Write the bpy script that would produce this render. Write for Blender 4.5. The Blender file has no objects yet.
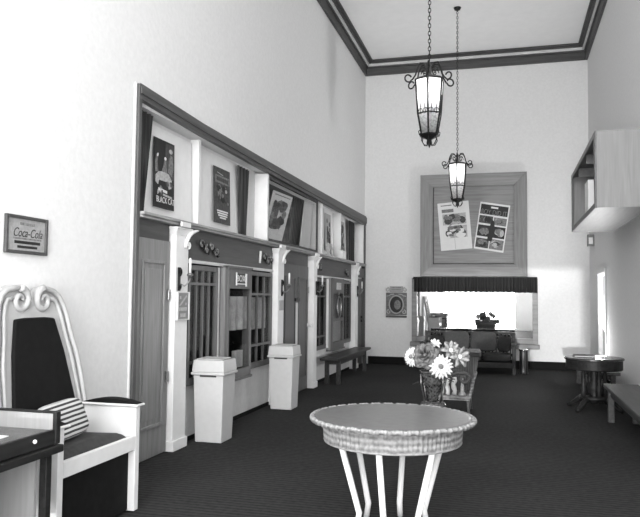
import bpy, bmesh, math, random
from mathutils import Vector, Matrix
random.seed(7)
PI = math.pi
scene = bpy.context.scene
COL = scene.collection
ORIG = {}

# ------------------------------------------------------------------ materials
def mat(name, v, rough=0.6, kind=None, axis=2, scale=1.0, amt=0.25, bump=0.0, metal=0.0, spec=0.4, v2=None):
    m = bpy.data.materials.new(name); m.use_nodes = True
    nt = m.node_tree; N = nt.nodes; L = nt.links
    b = N['Principled BSDF']
    b.inputs['Roughness'].default_value = rough
    b.inputs['Metallic'].default_value = metal
    b.inputs['Specular IOR Level'].default_value = spec
    b.inputs['Base Color'].default_value = (v, v, v, 1)
    if kind is None:
        return m
    tc = N.new('ShaderNodeTexCoord'); mp = N.new('ShaderNodeMapping')
    L.new(tc.outputs['Object'], mp.inputs['Vector'])
    ramp = N.new('ShaderNodeValToRGB')
    lo = v * (1 - amt); hi = min(1, v * (1 + amt)) if v2 is None else v2
    ramp.color_ramp.elements[0].color = (lo, lo, lo, 1); ramp.color_ramp.elements[1].color = (hi, hi, hi, 1)
    if kind == 'wood':
        s = [14 * scale] * 3; s[axis] = 0.9 * scale
        mp.inputs['Scale'].default_value = s
        t = N.new('ShaderNodeTexNoise'); t.inputs['Scale'].default_value = 2.2
        t.inputs['Detail'].default_value = 6; t.inputs['Distortion'].default_value = 0.6
        out = t.outputs['Fac']
        ramp.color_ramp.elements[0].position = 0.3; ramp.color_ramp.elements[1].position = 0.72
    elif kind == 'noise':
        t = N.new('ShaderNodeTexNoise'); t.inputs['Scale'].default_value = 6 * scale; t.inputs['Detail'].default_value = 8
        out = t.outputs['Fac']
        ramp.color_ramp.elements[0].position = 0.3; ramp.color_ramp.elements[1].position = 0.7
    elif kind in ('stripe', 'rib'):
        t = N.new('ShaderNodeTexWave'); t.inputs['Scale'].default_value = scale
        t.bands_direction = 'XYZ'[axis]; t.inputs['Distortion'].default_value = 0.4 if kind == 'stripe' else 0.8
        out = t.outputs['Fac']
        if kind == 'stripe':
            ramp.color_ramp.elements[0].position = 0.4; ramp.color_ramp.elements[1].position = 0.55
    elif kind == 'weave':
        mp.inputs['Scale'].default_value = (scale,) * 3
        t1 = N.new('ShaderNodeTexWave'); t1.bands_direction = 'Z'; t1.inputs['Scale'].default_value = 9; t1.inputs['Distortion'].default_value = 2
        t = N.new('ShaderNodeTexNoise'); t.inputs['Scale'].default_value = 40; t.inputs['Detail'].default_value = 3
        L.new(mp.outputs['Vector'], t1.inputs['Vector'])
        mx = N.new('ShaderNodeMath'); mx.operation = 'MULTIPLY_ADD'; mx.inputs[1].default_value = 0.4
        L.new(t1.outputs['Fac'], mx.inputs[0]); L.new(t.outputs['Fac'], mx.inputs[2])
        out = mx.outputs[0]
        ramp.color_ramp.elements[0].position = 0.35; ramp.color_ramp.elements[1].position = 0.95
    L.new(mp.outputs['Vector'], t.inputs['Vector'])
    L.new(out, ramp.inputs['Fac']); L.new(ramp.outputs['Color'], b.inputs['Base Color'])
    if bump:
        bp = N.new('ShaderNodeBump'); bp.inputs['Strength'].default_value = bump; bp.inputs['Distance'].default_value = 0.01
        L.new(out, bp.inputs['Height']); L.new(bp.outputs['Normal'], b.inputs['Normal'])
    return m

def carpet_mat():
    m = bpy.data.materials.new('carpet'); m.use_nodes = True
    nt = m.node_tree; N = nt.nodes; L = nt.links; b = N['Principled BSDF']
    b.inputs['Roughness'].default_value = 0.95; b.inputs['Specular IOR Level'].default_value = 0.1
    tc = N.new('ShaderNodeTexCoord')
    w = N.new('ShaderNodeTexWave'); w.bands_direction = 'Y'; w.inputs['Scale'].default_value = 5.5; w.inputs['Distortion'].default_value = 1.0
    w.inputs['Detail'].default_value = 2; w.inputs['Detail Scale'].default_value = 6
    n = N.new('ShaderNodeTexNoise'); n.inputs['Scale'].default_value = 22; n.inputs['Detail'].default_value = 4
    n2 = N.new('ShaderNodeTexNoise'); n2.inputs['Scale'].default_value = 0.7; n2.inputs['Detail'].default_value = 3
    for t in (w, n, n2): L.new(tc.outputs['Object'], t.inputs['Vector'])
    a = N.new('ShaderNodeMath'); a.operation = 'MULTIPLY_ADD'; a.inputs[1].default_value = 0.45
    L.new(w.outputs['Fac'], a.inputs[0]); L.new(n.outputs['Fac'], a.inputs[2])
    c = N.new('ShaderNodeMath'); c.operation = 'MULTIPLY_ADD'; c.inputs[1].default_value = 0.6
    L.new(n2.outputs['Fac'], c.inputs[0]); L.new(a.outputs[0], c.inputs[2])
    r = N.new('ShaderNodeValToRGB'); e = r.color_ramp.elements
    e[0].position = 0.55; e[0].color = (.019,) * 3 + (1,); e[1].position = 1.0; e[1].color = (.043,) * 3 + (1,)
    d = N.new('ShaderNodeMath'); d.operation = 'MULTIPLY'; d.inputs[1].default_value = 0.75
    L.new(c.outputs[0], d.inputs[0])
    L.new(d.outputs[0], r.inputs['Fac']); L.new(r.outputs['Color'], b.inputs['Base Color'])
    return m

def glass_mat(name, tint, gloss=0.12, rough=0.03):
    m = bpy.data.materials.new(name); m.use_nodes = True
    N = m.node_tree.nodes; L = m.node_tree.links; N.clear()
    o = N.new('ShaderNodeOutputMaterial'); mx = N.new('ShaderNodeMixShader'); mx.inputs[0].default_value = gloss
    t = N.new('ShaderNodeBsdfTransparent'); t.inputs[0].default_value = (tint,) * 3 + (1,)
    g = N.new('ShaderNodeBsdfGlossy'); g.inputs['Roughness'].default_value = rough
    L.new(t.outputs[0], mx.inputs[1]); L.new(g.outputs[0], mx.inputs[2]); L.new(mx.outputs[0], o.inputs[0])
    return m

def frosted_mat(name, v, trans):
    m = bpy.data.materials.new(name); m.use_nodes = True
    N = m.node_tree.nodes; L = m.node_tree.links; N.clear()
    o = N.new('ShaderNodeOutputMaterial'); mx = N.new('ShaderNodeMixShader'); mx.inputs[0].default_value = trans
    t = N.new('ShaderNodeBsdfTransparent'); t.inputs[0].default_value = (.9,) * 3 + (1,)
    g = N.new('ShaderNodeBsdfTranslucent')
    tc = N.new('ShaderNodeTexCoord'); n = N.new('ShaderNodeTexNoise'); n.inputs['Scale'].default_value = 45
    r = N.new('ShaderNodeValToRGB'); r.color_ramp.elements[0].color = (v * .6,) * 3 + (1,); r.color_ramp.elements[1].color = (v,) * 3 + (1,)
    r.color_ramp.elements[0].position = .35; r.color_ramp.elements[1].position = .6
    L.new(tc.outputs['Object'], n.inputs['Vector']); L.new(n.outputs['Fac'], r.inputs['Fac']); L.new(r.outputs['Color'], g.inputs['Color'])
    L.new(g.outputs[0], mx.inputs[1]); L.new(t.outputs[0], mx.inputs[2]); L.new(mx.outputs[0], o.inputs[0])
    return m

def emit_mat(name, s):
    m = bpy.data.materials.new(name); m.use_nodes = True
    N = m.node_tree.nodes; L = m.node_tree.links; N.clear()
    o = N.new('ShaderNodeOutputMaterial'); e = N.new('ShaderNodeEmission'); e.inputs['Strength'].default_value = s
    L.new(e.outputs[0], o.inputs[0]); return m

M = dict(
    wall=mat('plaster', .7, .85, 'noise', scale=4, amt=.035, bump=.15, spec=.2),
    ceil=mat('ceiling_paint', .88, .8, 'noise', scale=1, amt=.02, spec=.2),
    white=mat('white_paint', .76, .5, 'noise', scale=2, amt=.03),
    panelwhite=mat('off_white_panel', .6, .6, 'noise', scale=3, amt=.05),
    crown_dark=mat('dark_molding', .06, .5, 'wood', axis=0, amt=.35),
    crown_light=mat('light_molding', .62, .5, 'noise', amt=.05),
    header=mat('grey_stained_wood_y', .08, .5, 'wood', axis=1, amt=.2),
    headerz=mat('grey_stained_wood_z', .08, .5, 'wood', axis=2, amt=.2),
    signboard=mat('sign_board_wood', .058, .5, 'wood', axis=1, amt=.25),
    doorwood=mat('door_wood', .2, .45, 'wood', axis=2, amt=.2),
    doordark=mat('dark_door_wood', .085, .45, 'wood', axis=2, amt=.2),
    sash=mat('window_wood', .10, .45, 'wood', axis=2, amt=.2),
    boardwood=mat('oak_veneer', .2, .45, 'wood', axis=0, amt=.22, scale=.7),
    boardwoodz=mat('oak_veneer_upright', .2, .45, 'wood', axis=2, amt=.22, scale=.7),
    boxwood=mat('birch_veneer', .25, .45, 'wood', axis=2, amt=.1),
    boxwoody=mat('birch_veneer_long', .14, .45, 'wood', axis=1, amt=.15),
    darkwood=mat('dark_polished_wood', .014, .5, 'wood', axis=1, amt=.5, spec=.2),
    benchwood=mat('bench_wood', .018, .4, 'wood', axis=1, amt=.5),
    benchlight=mat('bench_wood_light', .06, .45, 'wood', axis=1, amt=.35),
    base=mat('black_baseboard', .01, .9, spec=.1),
    carpet=carpet_mat(),
    curtain=mat('dark_curtain', .028, .9, 'rib', axis=1, scale=5, amt=.5),
    greycurtain=mat('grey_curtain', .045, .9, 'rib', axis=1, scale=6, amt=.4),
    valance=mat('pleated_velvet', .012, .8, 'rib', axis=0, scale=9, amt=.8, bump=.3),
    halfcurtain=mat('half_curtain', .42, .9, 'noise', scale=1.5, amt=.25),
    paper=mat('paper', .68, .7, 'noise', scale=2, amt=.03),
    paper2=mat('grey_paper', .4, .7, 'noise', scale=2, amt=.05),
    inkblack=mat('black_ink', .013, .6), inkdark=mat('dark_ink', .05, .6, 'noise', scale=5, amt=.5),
    inkmid=mat('mid_ink', .17, .6, 'noise', scale=7, amt=.5), inklight=mat('light_ink', .4, .6, 'noise', scale=6, amt=.3),
    plastic=mat('beige_plastic', .55, .4, 'noise', scale=3, amt=.03),
    plasticdark=mat('bin_inside', .05, .6),
    iron=mat('black_iron', .012, .45, metal=.3), brass=mat('dull_metal', .25, .3, metal=.9),
    chrome=mat('polished_metal', .6, .15, metal=1),
    cream=mat('cream_painted_wood', .4, .4, 'noise', scale=2, amt=.06),
    creamwhite=mat('white_painted_wood', .68, .4, 'noise', scale=2, amt=.04),
    leather=mat('dark_upholstery', .006, .8, 'noise', scale=3, amt=.3, bump=.1, spec=.15),
    seatcloth=mat('seat_cloth', .03, .7, 'noise', scale=4, amt=.3),
    pillowstripe=mat('striped_cloth', .045, .8, 'stripe', axis=2, scale=10.5, v2=.5, amt=.3),
    wickertop=mat('wicker_table_top', .115, .28, 'noise', scale=3, amt=.22, spec=.5),
    wicker=mat('wicker_weave', .17, .7, 'weave', scale=.9, amt=.5, bump=.6),
    wickerrib=mat('wicker_ribs', .07, .7, 'rib', axis=0, scale=14, amt=.5, bump=.5),
    wickerdark=mat('wicker_frame', .09, .6, 'weave', scale=2, amt=.4),
    cushion=mat('grey_cushion', .045, .85, 'noise', scale=5, amt=.2),
    cushiondark=mat('dark_cushion', .013, .85, 'noise', scale=5, amt=.3),
    petalwhite=mat('white_petal', .8, .7, 'noise', scale=8, amt=.08),
    petalgrey=mat('grey_petal', .17, .7, 'noise', scale=8, amt=.3),
    petalmid=mat('mid_petal', .33, .7, 'noise', scale=8, amt=.3),
    leaf=mat('leaf', .03, .6, 'noise', scale=8, amt=.5),
    vase=mat('mottled_ceramic', .02, .15, 'noise', scale=7, amt=.9, v2=.13, spec=.8),
    mirror=mat('mirror_glass', .85, .015, metal=1),
    glass=glass_mat('clear_glass', .96, .06), winglass=glass_mat('dark_glass', .92, .035),
    frost=frosted_mat('frosted_glass', .85, .12), frostlow=frosted_mat('pebbled_glass', .85, .3),
    bulb=emit_mat('bulb_glow', 26),
    candle=mat('white_candle', .7, .4), dark=mat('dark_interior', .02, .9),
    tabletop=mat('polished_round_top', .035, .22, 'noise', scale=2, amt=.3, spec=.7),
)

# ------------------------------------------------------------------ mesh builder
class MB:
    def __init__(self): self.bm = bmesh.new()
    def box(self, x0, x1, y0, y1, z0, z1):
        v = [self.bm.verts.new(p) for p in ((x0,y0,z0),(x1,y0,z0),(x1,y1,z0),(x0,y1,z0),(x0,y0,z1),(x1,y0,z1),(x1,y1,z1),(x0,y1,z1))]
        for f in ((3,2,1,0),(4,5,6,7),(0,1,5,4),(1,2,6,5),(2,3,7,6),(3,0,4,7)): self.bm.faces.new([v[i] for i in f])
        return self
    def loft(self, rings, cap=True, closed=True):
        R = [[self.bm.verts.new(p) for p in r] for r in rings]
        n = len(R[0])
        for a, b in zip(R, R[1:]):
            for i in range(n if closed else n - 1):
                self.bm.faces.new((a[i], a[(i+1) % n], b[(i+1) % n], b[i]))
        if cap and closed:
            self.bm.faces.new(R[0][::-1]); self.bm.faces.new(R[-1])
        return self
    def prism(self, pts, vec):
        vec = Vector(vec)
        return self.loft([[Vector(p) for p in pts], [Vector(p) + vec for p in pts]])
    def slab(self, c, t):
        c = [Vector(p) for p in c]; n = (c[1]-c[0]).cross(c[2]-c[0]).normalized() * t
        return self.loft([c, [p + n for p in c]])
    def taper(self, b0, z0, b1, z1):
        r = lambda b, z: [(b[0],b[2],z),(b[1],b[2],z),(b[1],b[3],z),(b[0],b[3],z)]
        return self.loft([r(b0, z0), r(b1, z1)])
    def lathe(self, prof, c=(0,0,0), seg=32, a0=0.0):
        rings = []
        for r, z in prof:
            rings.append([(c[0]+max(r,1e-4)*math.cos(a0+2*PI*i/seg), c[1]+max(r,1e-4)*math.sin(a0+2*PI*i/seg), c[2]+z) for i in range(seg)])
        return self.loft(rings)
    def tube(self, pts, r, seg=8, closed=False):
        pts = [Vector(p) for p in pts]; n = len(pts)
        rr = r if isinstance(r, (list, tuple)) else [r] * n
        rings = []; up = None
        for i in range(n):
            if closed: t = pts[(i+1) % n] - pts[i-1]
            else: t = pts[min(i+1, n-1)] - pts[max(i-1, 0)]
            t.normalize()
            if up is None:
                up = Vector((0,0,1)) if abs(t.z) < .9 else Vector((1,0,0))
            s = t.cross(up)
            if s.length < 1e-5: s = t.cross(Vector((0,1,0)))
            s.normalize(); up = s.cross(t).normalized()
            rings.append([pts[i] + (s*math.cos(2*PI*k/seg) + up*math.sin(2*PI*k/seg)) * rr[i] for k in range(seg)])
        if closed: rings.append(rings[0]); 
        if closed:
            R = [[self.bm.verts.new(p) for p in q] for q in rings[:-1]]
            m = len(R)
            for i in range(m):
                a, b = R[i], R[(i+1) % m]
                for k in range(seg): self.bm.faces.new((a[k], a[(k+1) % seg], b[(k+1) % seg], b[k]))
            return self
        return self.loft(rings)
    def ball(self, c, r, sc=(1,1,1), seg=16):
        mtx = Matrix.Translation(c) @ Matrix.Diagonal((r*sc[0], r*sc[1], r*sc[2], 1))
        bmesh.ops.create_uvsphere(self.bm, u_segments=seg, v_segments=max(6, seg//2), radius=1, matrix=mtx)
        return self
    def torus(self, c, R, r, axis='Z', seg=24, s2=8, sx=1.0, sy=1.0):
        pts = []
        for i in range(seg):
            a = 2*PI*i/seg; u, v = R*sx*math.cos(a), R*sy*math.sin(a)
            pts.append({'Z': (c[0]+u, c[1]+v, c[2]), 'Y': (c[0]+u, c[1], c[2]+v), 'X': (c[0], c[1]+u, c[2]+v)}[axis])
        return self.tube(pts, r, s2, closed=True)
    def cushion(self, x0, x1, y0, y1, z0, z1, p=4.0, n=14):
        # rounded pillow block (superellipsoid)
        cx, cy, cz = (x0+x1)/2, (y0+y1)/2, (z0+z1)/2; a, b, c = (x1-x0)/2, (y1-y0)/2, (z1-z0)/2
        def sp(w, e): return math.copysign(abs(w) ** e, w)
        rings = []
        e = 2.0 / p
        for j in range(1, n):
            ph = -PI/2 + PI*j/n
            rings.append([(cx + a*sp(math.cos(ph), e)*sp(math.cos(2*PI*i/32), e), cy + b*sp(math.cos(ph), e)*sp(math.sin(2*PI*i/32), e), cz + c*sp(math.sin(ph), e)) for i in range(32)])
        return self.loft(rings)
    def xform(self, mtx):
        bmesh.ops.transform(self.bm, matrix=mtx, verts=self.bm.verts); return self
    def build(self, name, m, parent=None, origin=None, smooth=False, bevel=0.0, seg=2):
        if parent is not None: o0 = ORIG[parent.name]
        else: o0 = Vector(origin) if origin is not None else Vector((0,0,0))
        bmesh.ops.recalc_face_normals(self.bm, faces=self.bm.faces)
        bmesh.ops.translate(self.bm, vec=-o0, verts=self.bm.verts)
        me = bpy.data.meshes.new(name); self.bm.to_mesh(me); self.bm.free()
        me.materials.append(M[m] if isinstance(m, str) else m)
        if smooth:
            for p in me.polygons: p.use_smooth = True
        o = bpy.data.objects.new(name, me); COL.objects.link(o)
        if parent is not None: o.parent = parent
        else: o.location = o0
        ORIG[o.name] = o0
        if bevel:
            bv = o.modifiers.new('bevel', 'BEVEL'); bv.width = bevel; bv.segments = seg; bv.limit_method = 'ANGLE'
        return o

def tag(o, label, cat, group=None, kind=None):
    o['label'] = label; o['category'] = cat
    if group: o['group'] = group
    if kind: o['kind'] = kind
    return o
def thing(name, label, cat, loc=(0,0,0), group=None):
    o = bpy.data.objects.new(name, None); COL.objects.link(o); o.location = loc; o.empty_display_size = .1
    ORIG[o.name] = Vector(loc); return tag(o, label, cat, group)
def struct(o): o['kind'] = 'structure'; return o
def dup(root, loc, label=None, rotz=None):
    r = root.copy(); COL.objects.link(r); r.location = loc
    if rotz is not None: r.rotation_euler = (0, 0, rotz)
    if label: r['label'] = label
    for ch in list(root.children):
        c = ch.copy(); COL.objects.link(c); c.parent = r
        for g in list(ch.children):
            d = g.copy(); COL.objects.link(d); d.parent = c
    return r
def text(name, s, size, m, loc, facing, parent, shear=0.0, roll=0.0, ext=.0015, width=1.0):
    cu = bpy.data.curves.new(name, 'FONT'); cu.body = s; cu.size = size; cu.extrude = ext; cu.shear = shear
    cu.align_x = 'CENTER'; cu.align_y = 'CENTER'
    t = bpy.data.objects.new('tmp_text', cu); COL.objects.link(t)
    dg = bpy.context.evaluated_depsgraph_get(); me = bpy.data.meshes.new_from_object(t.evaluated_get(dg))
    bpy.data.objects.remove(t)
    me.materials.clear(); me.materials.append(M[m]); me.name = name
    if facing == 'X': R = Matrix(((0,0,1),(1,0,0),(0,1,0))).to_4x4()
    elif facing == 'Y': R = Matrix(((1,0,0),(0,0,-1),(0,1,0))).to_4x4()
    else: R = facing
    me.transform(Matrix.Translation(Vector(loc) - ORIG[parent.name]) @ R @ Matrix.Rotation(roll, 4, 'Z') @ Matrix.Diagonal((width,1,1,1)))
    o = bpy.data.objects.new(name, me); COL.objects.link(o); o.parent = parent; ORIG[o.name] = ORIG[parent.name]
    return o
def spiral(c, r0, r1, a0, a1, n=28, plane='YZ'):
    pts = []
    for i in range(n + 1):
        f = i / n; a = a0 + (a1 - a0) * f; r = r0 + (r1 - r0) * f
        u, v = r * math.cos(a), r * math.sin(a)
        pts.append((c[0], c[1]+u, c[2]+v) if plane == 'YZ' else (c[0]+u, c[1], c[2]+v))
    return pts

# ------------------------------------------------------------------ room shell
XL, XR, YB, YF, ZC = -3.15, 1.66, 15.4, -2.6, 6.90
struct(MB().box(-3.9, 2.3, YF-.3, YB+.3, -.1, 0).build('floor', 'carpet'))
struct(MB().box(-3.9, 2.3, YF-.3, YB+.3, ZC, ZC+.1).build('ceiling', 'ceil'))
w = MB()
w.box(-3.9, XL, YF, 5.36, 0, ZC)                       # plain plaster, nearest the door
w.box(-3.9, XL, 5.36, YB, 3.26, ZC)                    # plaster above the show windows
w.box(-3.9, -3.33, 5.36, YB, 2.2, 3.26)                # back of the show windows
w.box(-3.33, -3.17, 5.46, 15.25, 3.19, 3.26)           # soffit
wl = struct(w.build('wall_left', 'wall'))
lw = MB()
lw.box(-3.7, -3.2, 5.36, 6.34, 0, 2.19); lw.box(-3.7, -3.2, 9.1, 11.2, 0, 2.19); lw.box(-3.7, -3.2, 14.08, YB, 0, 2.19)
for y0, y1 in ((6.34, 9.1), (11.2, 14.08)):
    lw.box(-3.7, -3.2, y0, y1, 0, .56); lw.box(-3.7, -3.2, y0, y1, 1.84, 2.19)
struct(lw.build('wall_storefront', 'panelwhite'))
bk = MB()
for y0, y1 in ((6.34, 9.1), (11.2, 14.08)): bk.box(-3.72, -3.6, y0, y1, .56, 1.84); bk.box(-3.6, -3.204, y1-.015, y1, .56, 1.84); bk.box(-3.6, -3.204, y0, y0+.015, .56, 1.84); bk.box(-3.6, -3.204, y0+.015, y1-.015, .56, .57); bk.box(-3.6, -3.204, y0+.015, y1-.015, 1.83, 1.84)
struct(bk.build('wall_booth', 'dark'))
struct(MB().box(-3.9, 2.3, YB, YB+.3, 0, ZC).build('wall_back', 'wall'))
rw = MB()
# right wall: an opening near its far end and an unseen one added for a side fill lamp
DO0, DO1 = 13.0, 13.93
rw.box(XR, 1.79, YF, -1.2, 0, ZC); rw.box(XR, 1.79, 8.4, DO0, 0, ZC); rw.box(XR, 1.79, 3.4, 8.4, 0, ZC); rw.box(XR, 1.79, DO1, YB, 0, ZC)
rw.box(XR, 1.79, -1.2, 3.4, 0, .9); rw.box(XR, 1.79, -1.2, 3.4, 3.2, ZC); rw.box(XR, 1.79, DO0, DO1, 1.97, ZC)
struct(rw.build('wall_right', 'wall'))
wf = MB()
# wall behind the photographer: glazed doors below, solid wall above
wf.box(-3.9, -3.0, YF-.2, YF, 0, ZC); wf.box(.35, 2.3, YF-.2, YF, 0, ZC)
wf.box(-3.0, .35, YF-.2, YF, 2.95, ZC)
struct(wf.build('wall_front', 'wall'))
dd = MB()
for x in (-3.0, -1.9, -.8, .31): dd.box(x, x+.04, YF-.14, YF-.06, 0, 2.95)
struct(dd.build('door_5', 'doordark'))
g = MB()
for (a, b, c_, d) in ((DO0+.021, DO0+.09, 0, 1.938), (DO1-.3, DO1-.021, 0, 1.938), (DO0+.09, DO1-.3, 0, .2), (DO0+.09, DO1-.3, 1.86, 1.938)): g.box(XR+.06, XR+.10, a, b, c_, d)
ds = struct(g.build('door_4', 'white'))
MB().box(XR+.077, XR+.083, DO0+.09, DO1-.3, .2, 1.86).build('pane', 'glass', ds)
jm = MB(); jm.box(XR+.002, XR+.124, DO1-.02, DO1-.001, 0, 1.968); jm.box(XR+.002, XR+.124, DO0+.001, DO0+.02, 0, 1.968); jm.box(XR+.002, XR+.124, DO0+.02, DO1-.02, 1.94, 1.968)
jm.build('door_jamb', 'white', ds)
cs = MB(); cs.box(XR-.018, XR-.001, DO1, DO1+.09, 0, 2.06); cs.box(XR-.018, XR-.001, DO0-.09, DO0, 0, 2.06); cs.box(XR-.018, XR-.001, DO0, DO1, 1.97, 2.06)
cs.build('door_casing', 'wall', ds)
# crown molding round the ceiling
def crown(name, steps, m):
    c = MB()
    for p, z0, z1 in steps:
        c.box(XL+.001, XR-.001, YB-p, YB-.001, z0, z1)
        c.box(XL+.001, XL+p, YF+.01, YB-p, z0, z1); c.box(XR-p, XR-.001, YF+.01, YB-p, z0, z1)
    return c.build(name, m)
t1 = struct(crown('trim_1', ((.05, 6.58, 6.745), (.08, 6.745, 6.775)), 'crown_dark'))
struct(crown('trim_2', ((.11, 6.776, 6.83),), 'crown_light'))
struct(crown('trim_3', ((.15, 6.831, 6.86), (.20, 6.86, 6.895)), 'crown_dark'))
# baseboards
struct(MB().box(XL+.1, XR-.02, YB-.03, YB-.001, .001, .17).build('baseboard_back', 'base', bevel=.004))
b_ = MB(); b_.box(XR-.02, XR-.001, 3.5, DO0-.1, .001, .12); b_.box(XR-.02, XR-.001, DO1+.1, YB-.04, .001, .12)
struct(b_.build('baseboard_right', 'base', bevel=.004))
b_ = MB()
for y0, y1 in ((6.36, 9.18), (11.22, 14.08)): b_.box(-3.2, -3.185, y0, y1, .001, .045)
struct(b_.build('baseboard_left', 'base'))

# ------------------------------------------------------------------ left storefront frame
TOP = [(5.36, 3.36), (6.65, 3.322), (8.5, 3.315), (10.9, 3.312), (13.0, 3.318), (YB-.002, 3.33)]
BOT = [(5.36, 3.225), (6.65, 3.188), (8.5, 3.165), (10.9, 3.145), (13.0, 3.13), (YB-.002, 3.12)]
h = MB()
for k, (xa, za) in enumerate((( -3.11, 0.0), (-3.095, .035))):
    rings = []
    for (y, zt), (_, zb) in zip(TOP, BOT):
        zt2, zb2 = (zt, zb) if k == 0 else (zt - .03, zb + .045)
        rings.append([(-3.165, y, zb2), (xa, y, zb2), (xa, y, zt2), (-3.165, y, zt2)])
    h.loft(rings)
hd = struct(h.build('trim_4', 'header'))
c = MB(); c.box(-3.19, -3.112, 5.345, 5.40, 0.001, 3.352)
struct(c.build('trim_5', 'headerz', bevel=.006))
c = MB(); c.box(-3.16, -3.135, 5.32, 5.343, .001, 3.36)
struct(c.build('trim_6', 'wall', bevel=.004))
c = MB(); c.box(-3.19, -3.112, 15.29, YB-.035, 0.18, 3.12)
struct(c.build('trim_7', 'headerz', bevel=.006))
# ledge that carries the posters
c = MB(); c.box(-3.325, -3.075, 5.405, 15.28, 2.205, 2.235); c.box(-3.2, -3.09, 5.405, 15.28, 2.18, 2.2045)
struct(c.build('trim_8', mat('ledge_wood', .3, .45, 'wood', axis=1, amt=.3), bevel=.008))

# ------------------------------------------------------------------ pilasters, sconces
def pilaster(y0, y1, label, xf=-3.08):
    t = thing('pilaster', label, 'pilaster', (-3.13, (y0+y1)/2, 0), 'white storefront pilasters')
    MB().box(-3.199, xf, y0, y1, .1, 2.09).build('shaft', 'white', t, bevel=.004)
    MB().box(-3.199, xf+.02, y0-.015, y1+.015, .001, .1).build('plinth', 'white', t, bevel=.006)
    cp = MB()
    cp.taper((-3.199,xf,y0,y1), 2.09, (-3.199,xf+.028,y0-.03,y1+.03), 2.145)
    cp.box(-3.199, xf+.034, y0-.035, y1+.035, 2.145, 2.165)
    cp.build('capital', 'white', t, bevel=.004)
    MB().box(-3.07, xf+.045 if xf > -3.1 else xf+.06, y0, y0+.2, 2.166, 2.215).build('cap_block', 'white', t, bevel=.006)
    cb = MB(); ym = y1 - .03
    cb.tube(spiral((xf+.02, ym-.005, 2.0), .032, .01, PI*1.5, PI*1.5+2.0*PI, plane='YZ'), .012, 6)
    cb.tube([(xf+.012, ym-.06, 1.97), (xf+.02, ym-.05, 2.04), (xf+.03, ym-.02, 2.095), (xf+.035, ym+.03, 2.125), (xf+.035, ym+.11, 2.15), (xf+.03, ym+.2, 2.165)], [.014,.02,.022,.02,.016,.008], 8)
    cb.build('corbel', 'white', t, smooth=True)
    return t
PIL = [(6.09, 6.36, 'white pilaster with a hanging sign, nearest of the four', -3.11),
       (9.1, 9.36, 'white pilaster rising behind the farther wastebasket'),
       (10.93, 11.14, 'white pilaster between the middle door and the bench'),
       (14.12, 14.4, 'white pilaster beyond the bench, farthest of the four')]
for a in PIL: pilaster(*a)
def sconce(y, z, label, dx=0.0):
    t = thing('wall_sconce', label, 'sconce', (-3.074, y, z), 'candle sconces on the pilasters')
    bp = MB(); bp.tube(spiral((-3.06, y, z+.07), .04, .012, -PI/2, -PI/2+2*PI*1.2), .011, 6)
    bp.tube(spiral((-3.06, y, z-.08), .03, .01, PI/2, PI/2-2*PI*1.1), .01, 6)
    bp.box(-3.073, -3.06, y-.018, y+.018, z-.12, z+.11)
    bp.build('back_plate', 'iron', t, smooth=False); t.location.x += dx - .005
    MB().tube([(-3.06, y, z-.05), (-3.02, y+.02, z-.07), (-2.985, y+.05, z-.03), (-2.98, y+.06, z+.03)], .009, 6).build('arm', 'brass', t, smooth=True)
    MB().lathe([(.01,0),(.03,.005),(.032,.015),(.02,.03)], (-2.98, y+.06, z+.025), 14).build('drip_cup', 'brass', t, smooth=True)
    MB().lathe([(.013,0),(.013,.14),(.004,.15)], (-2.98, y+.06, z+.056), 10).build('candle', 'candle', t, smooth=True)
for (y, z, l) in ((6.15, 1.66, 'black iron candle sconce above the hanging sign'), (9.25, 1.62, 'black iron candle sconce beside the middle door, behind the farther wastebasket'),
                  (11.06, 1.64, 'black iron candle sconce on the pilaster left of the bench'), (14.3, 1.62, 'black iron candle sconce near the far corner of the room')):
    sconce(y, z, l, -.03 if y < 7 else 0)
# sign hung on the first pilaster
t = thing('hanging_sign', 'grey framed notice hanging on the nearest white pilaster', 'sign', (-3.1, 6.22, 1.27))
MB().box(-3.108, -3.09, 6.11, 6.34, 1.265, 1.52).build('board', mat('sign_grey', .2, .5), t)
f_ = MB(); f_.box(-3.108, -3.08, 6.10, 6.11, 1.255, 1.53); f_.box(-3.108, -3.08, 6.34, 6.352, 1.255, 1.53); f_.box(-3.108, -3.085, 6.11, 6.34, 1.52, 1.53); f_.box(-3.108, -3.085, 6.11, 6.34, 1.255, 1.265)
f_.build('frame', 'panelwhite', t)
g = MB(); g.slab([(-3.0895, 6.14, 1.40), (-3.0895, 6.16, 1.39), (-3.0895, 6.31, 1.485), (-3.0895, 6.29, 1.50)], .001); g.build('script_line', 'inklight', t)
for y0, y1, z0, z1 in ((6.15, 6.18, 1.46, 1.49), (6.27, 6.30, 1.40, 1.425), (6.14, 6.31, 1.345, 1.38), (6.17, 6.28, 1.285, 1.32)): MB().box(-3.0895, -3.0885, y0, y1, z0, z1).build('text_line', 'inklight', t)

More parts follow.
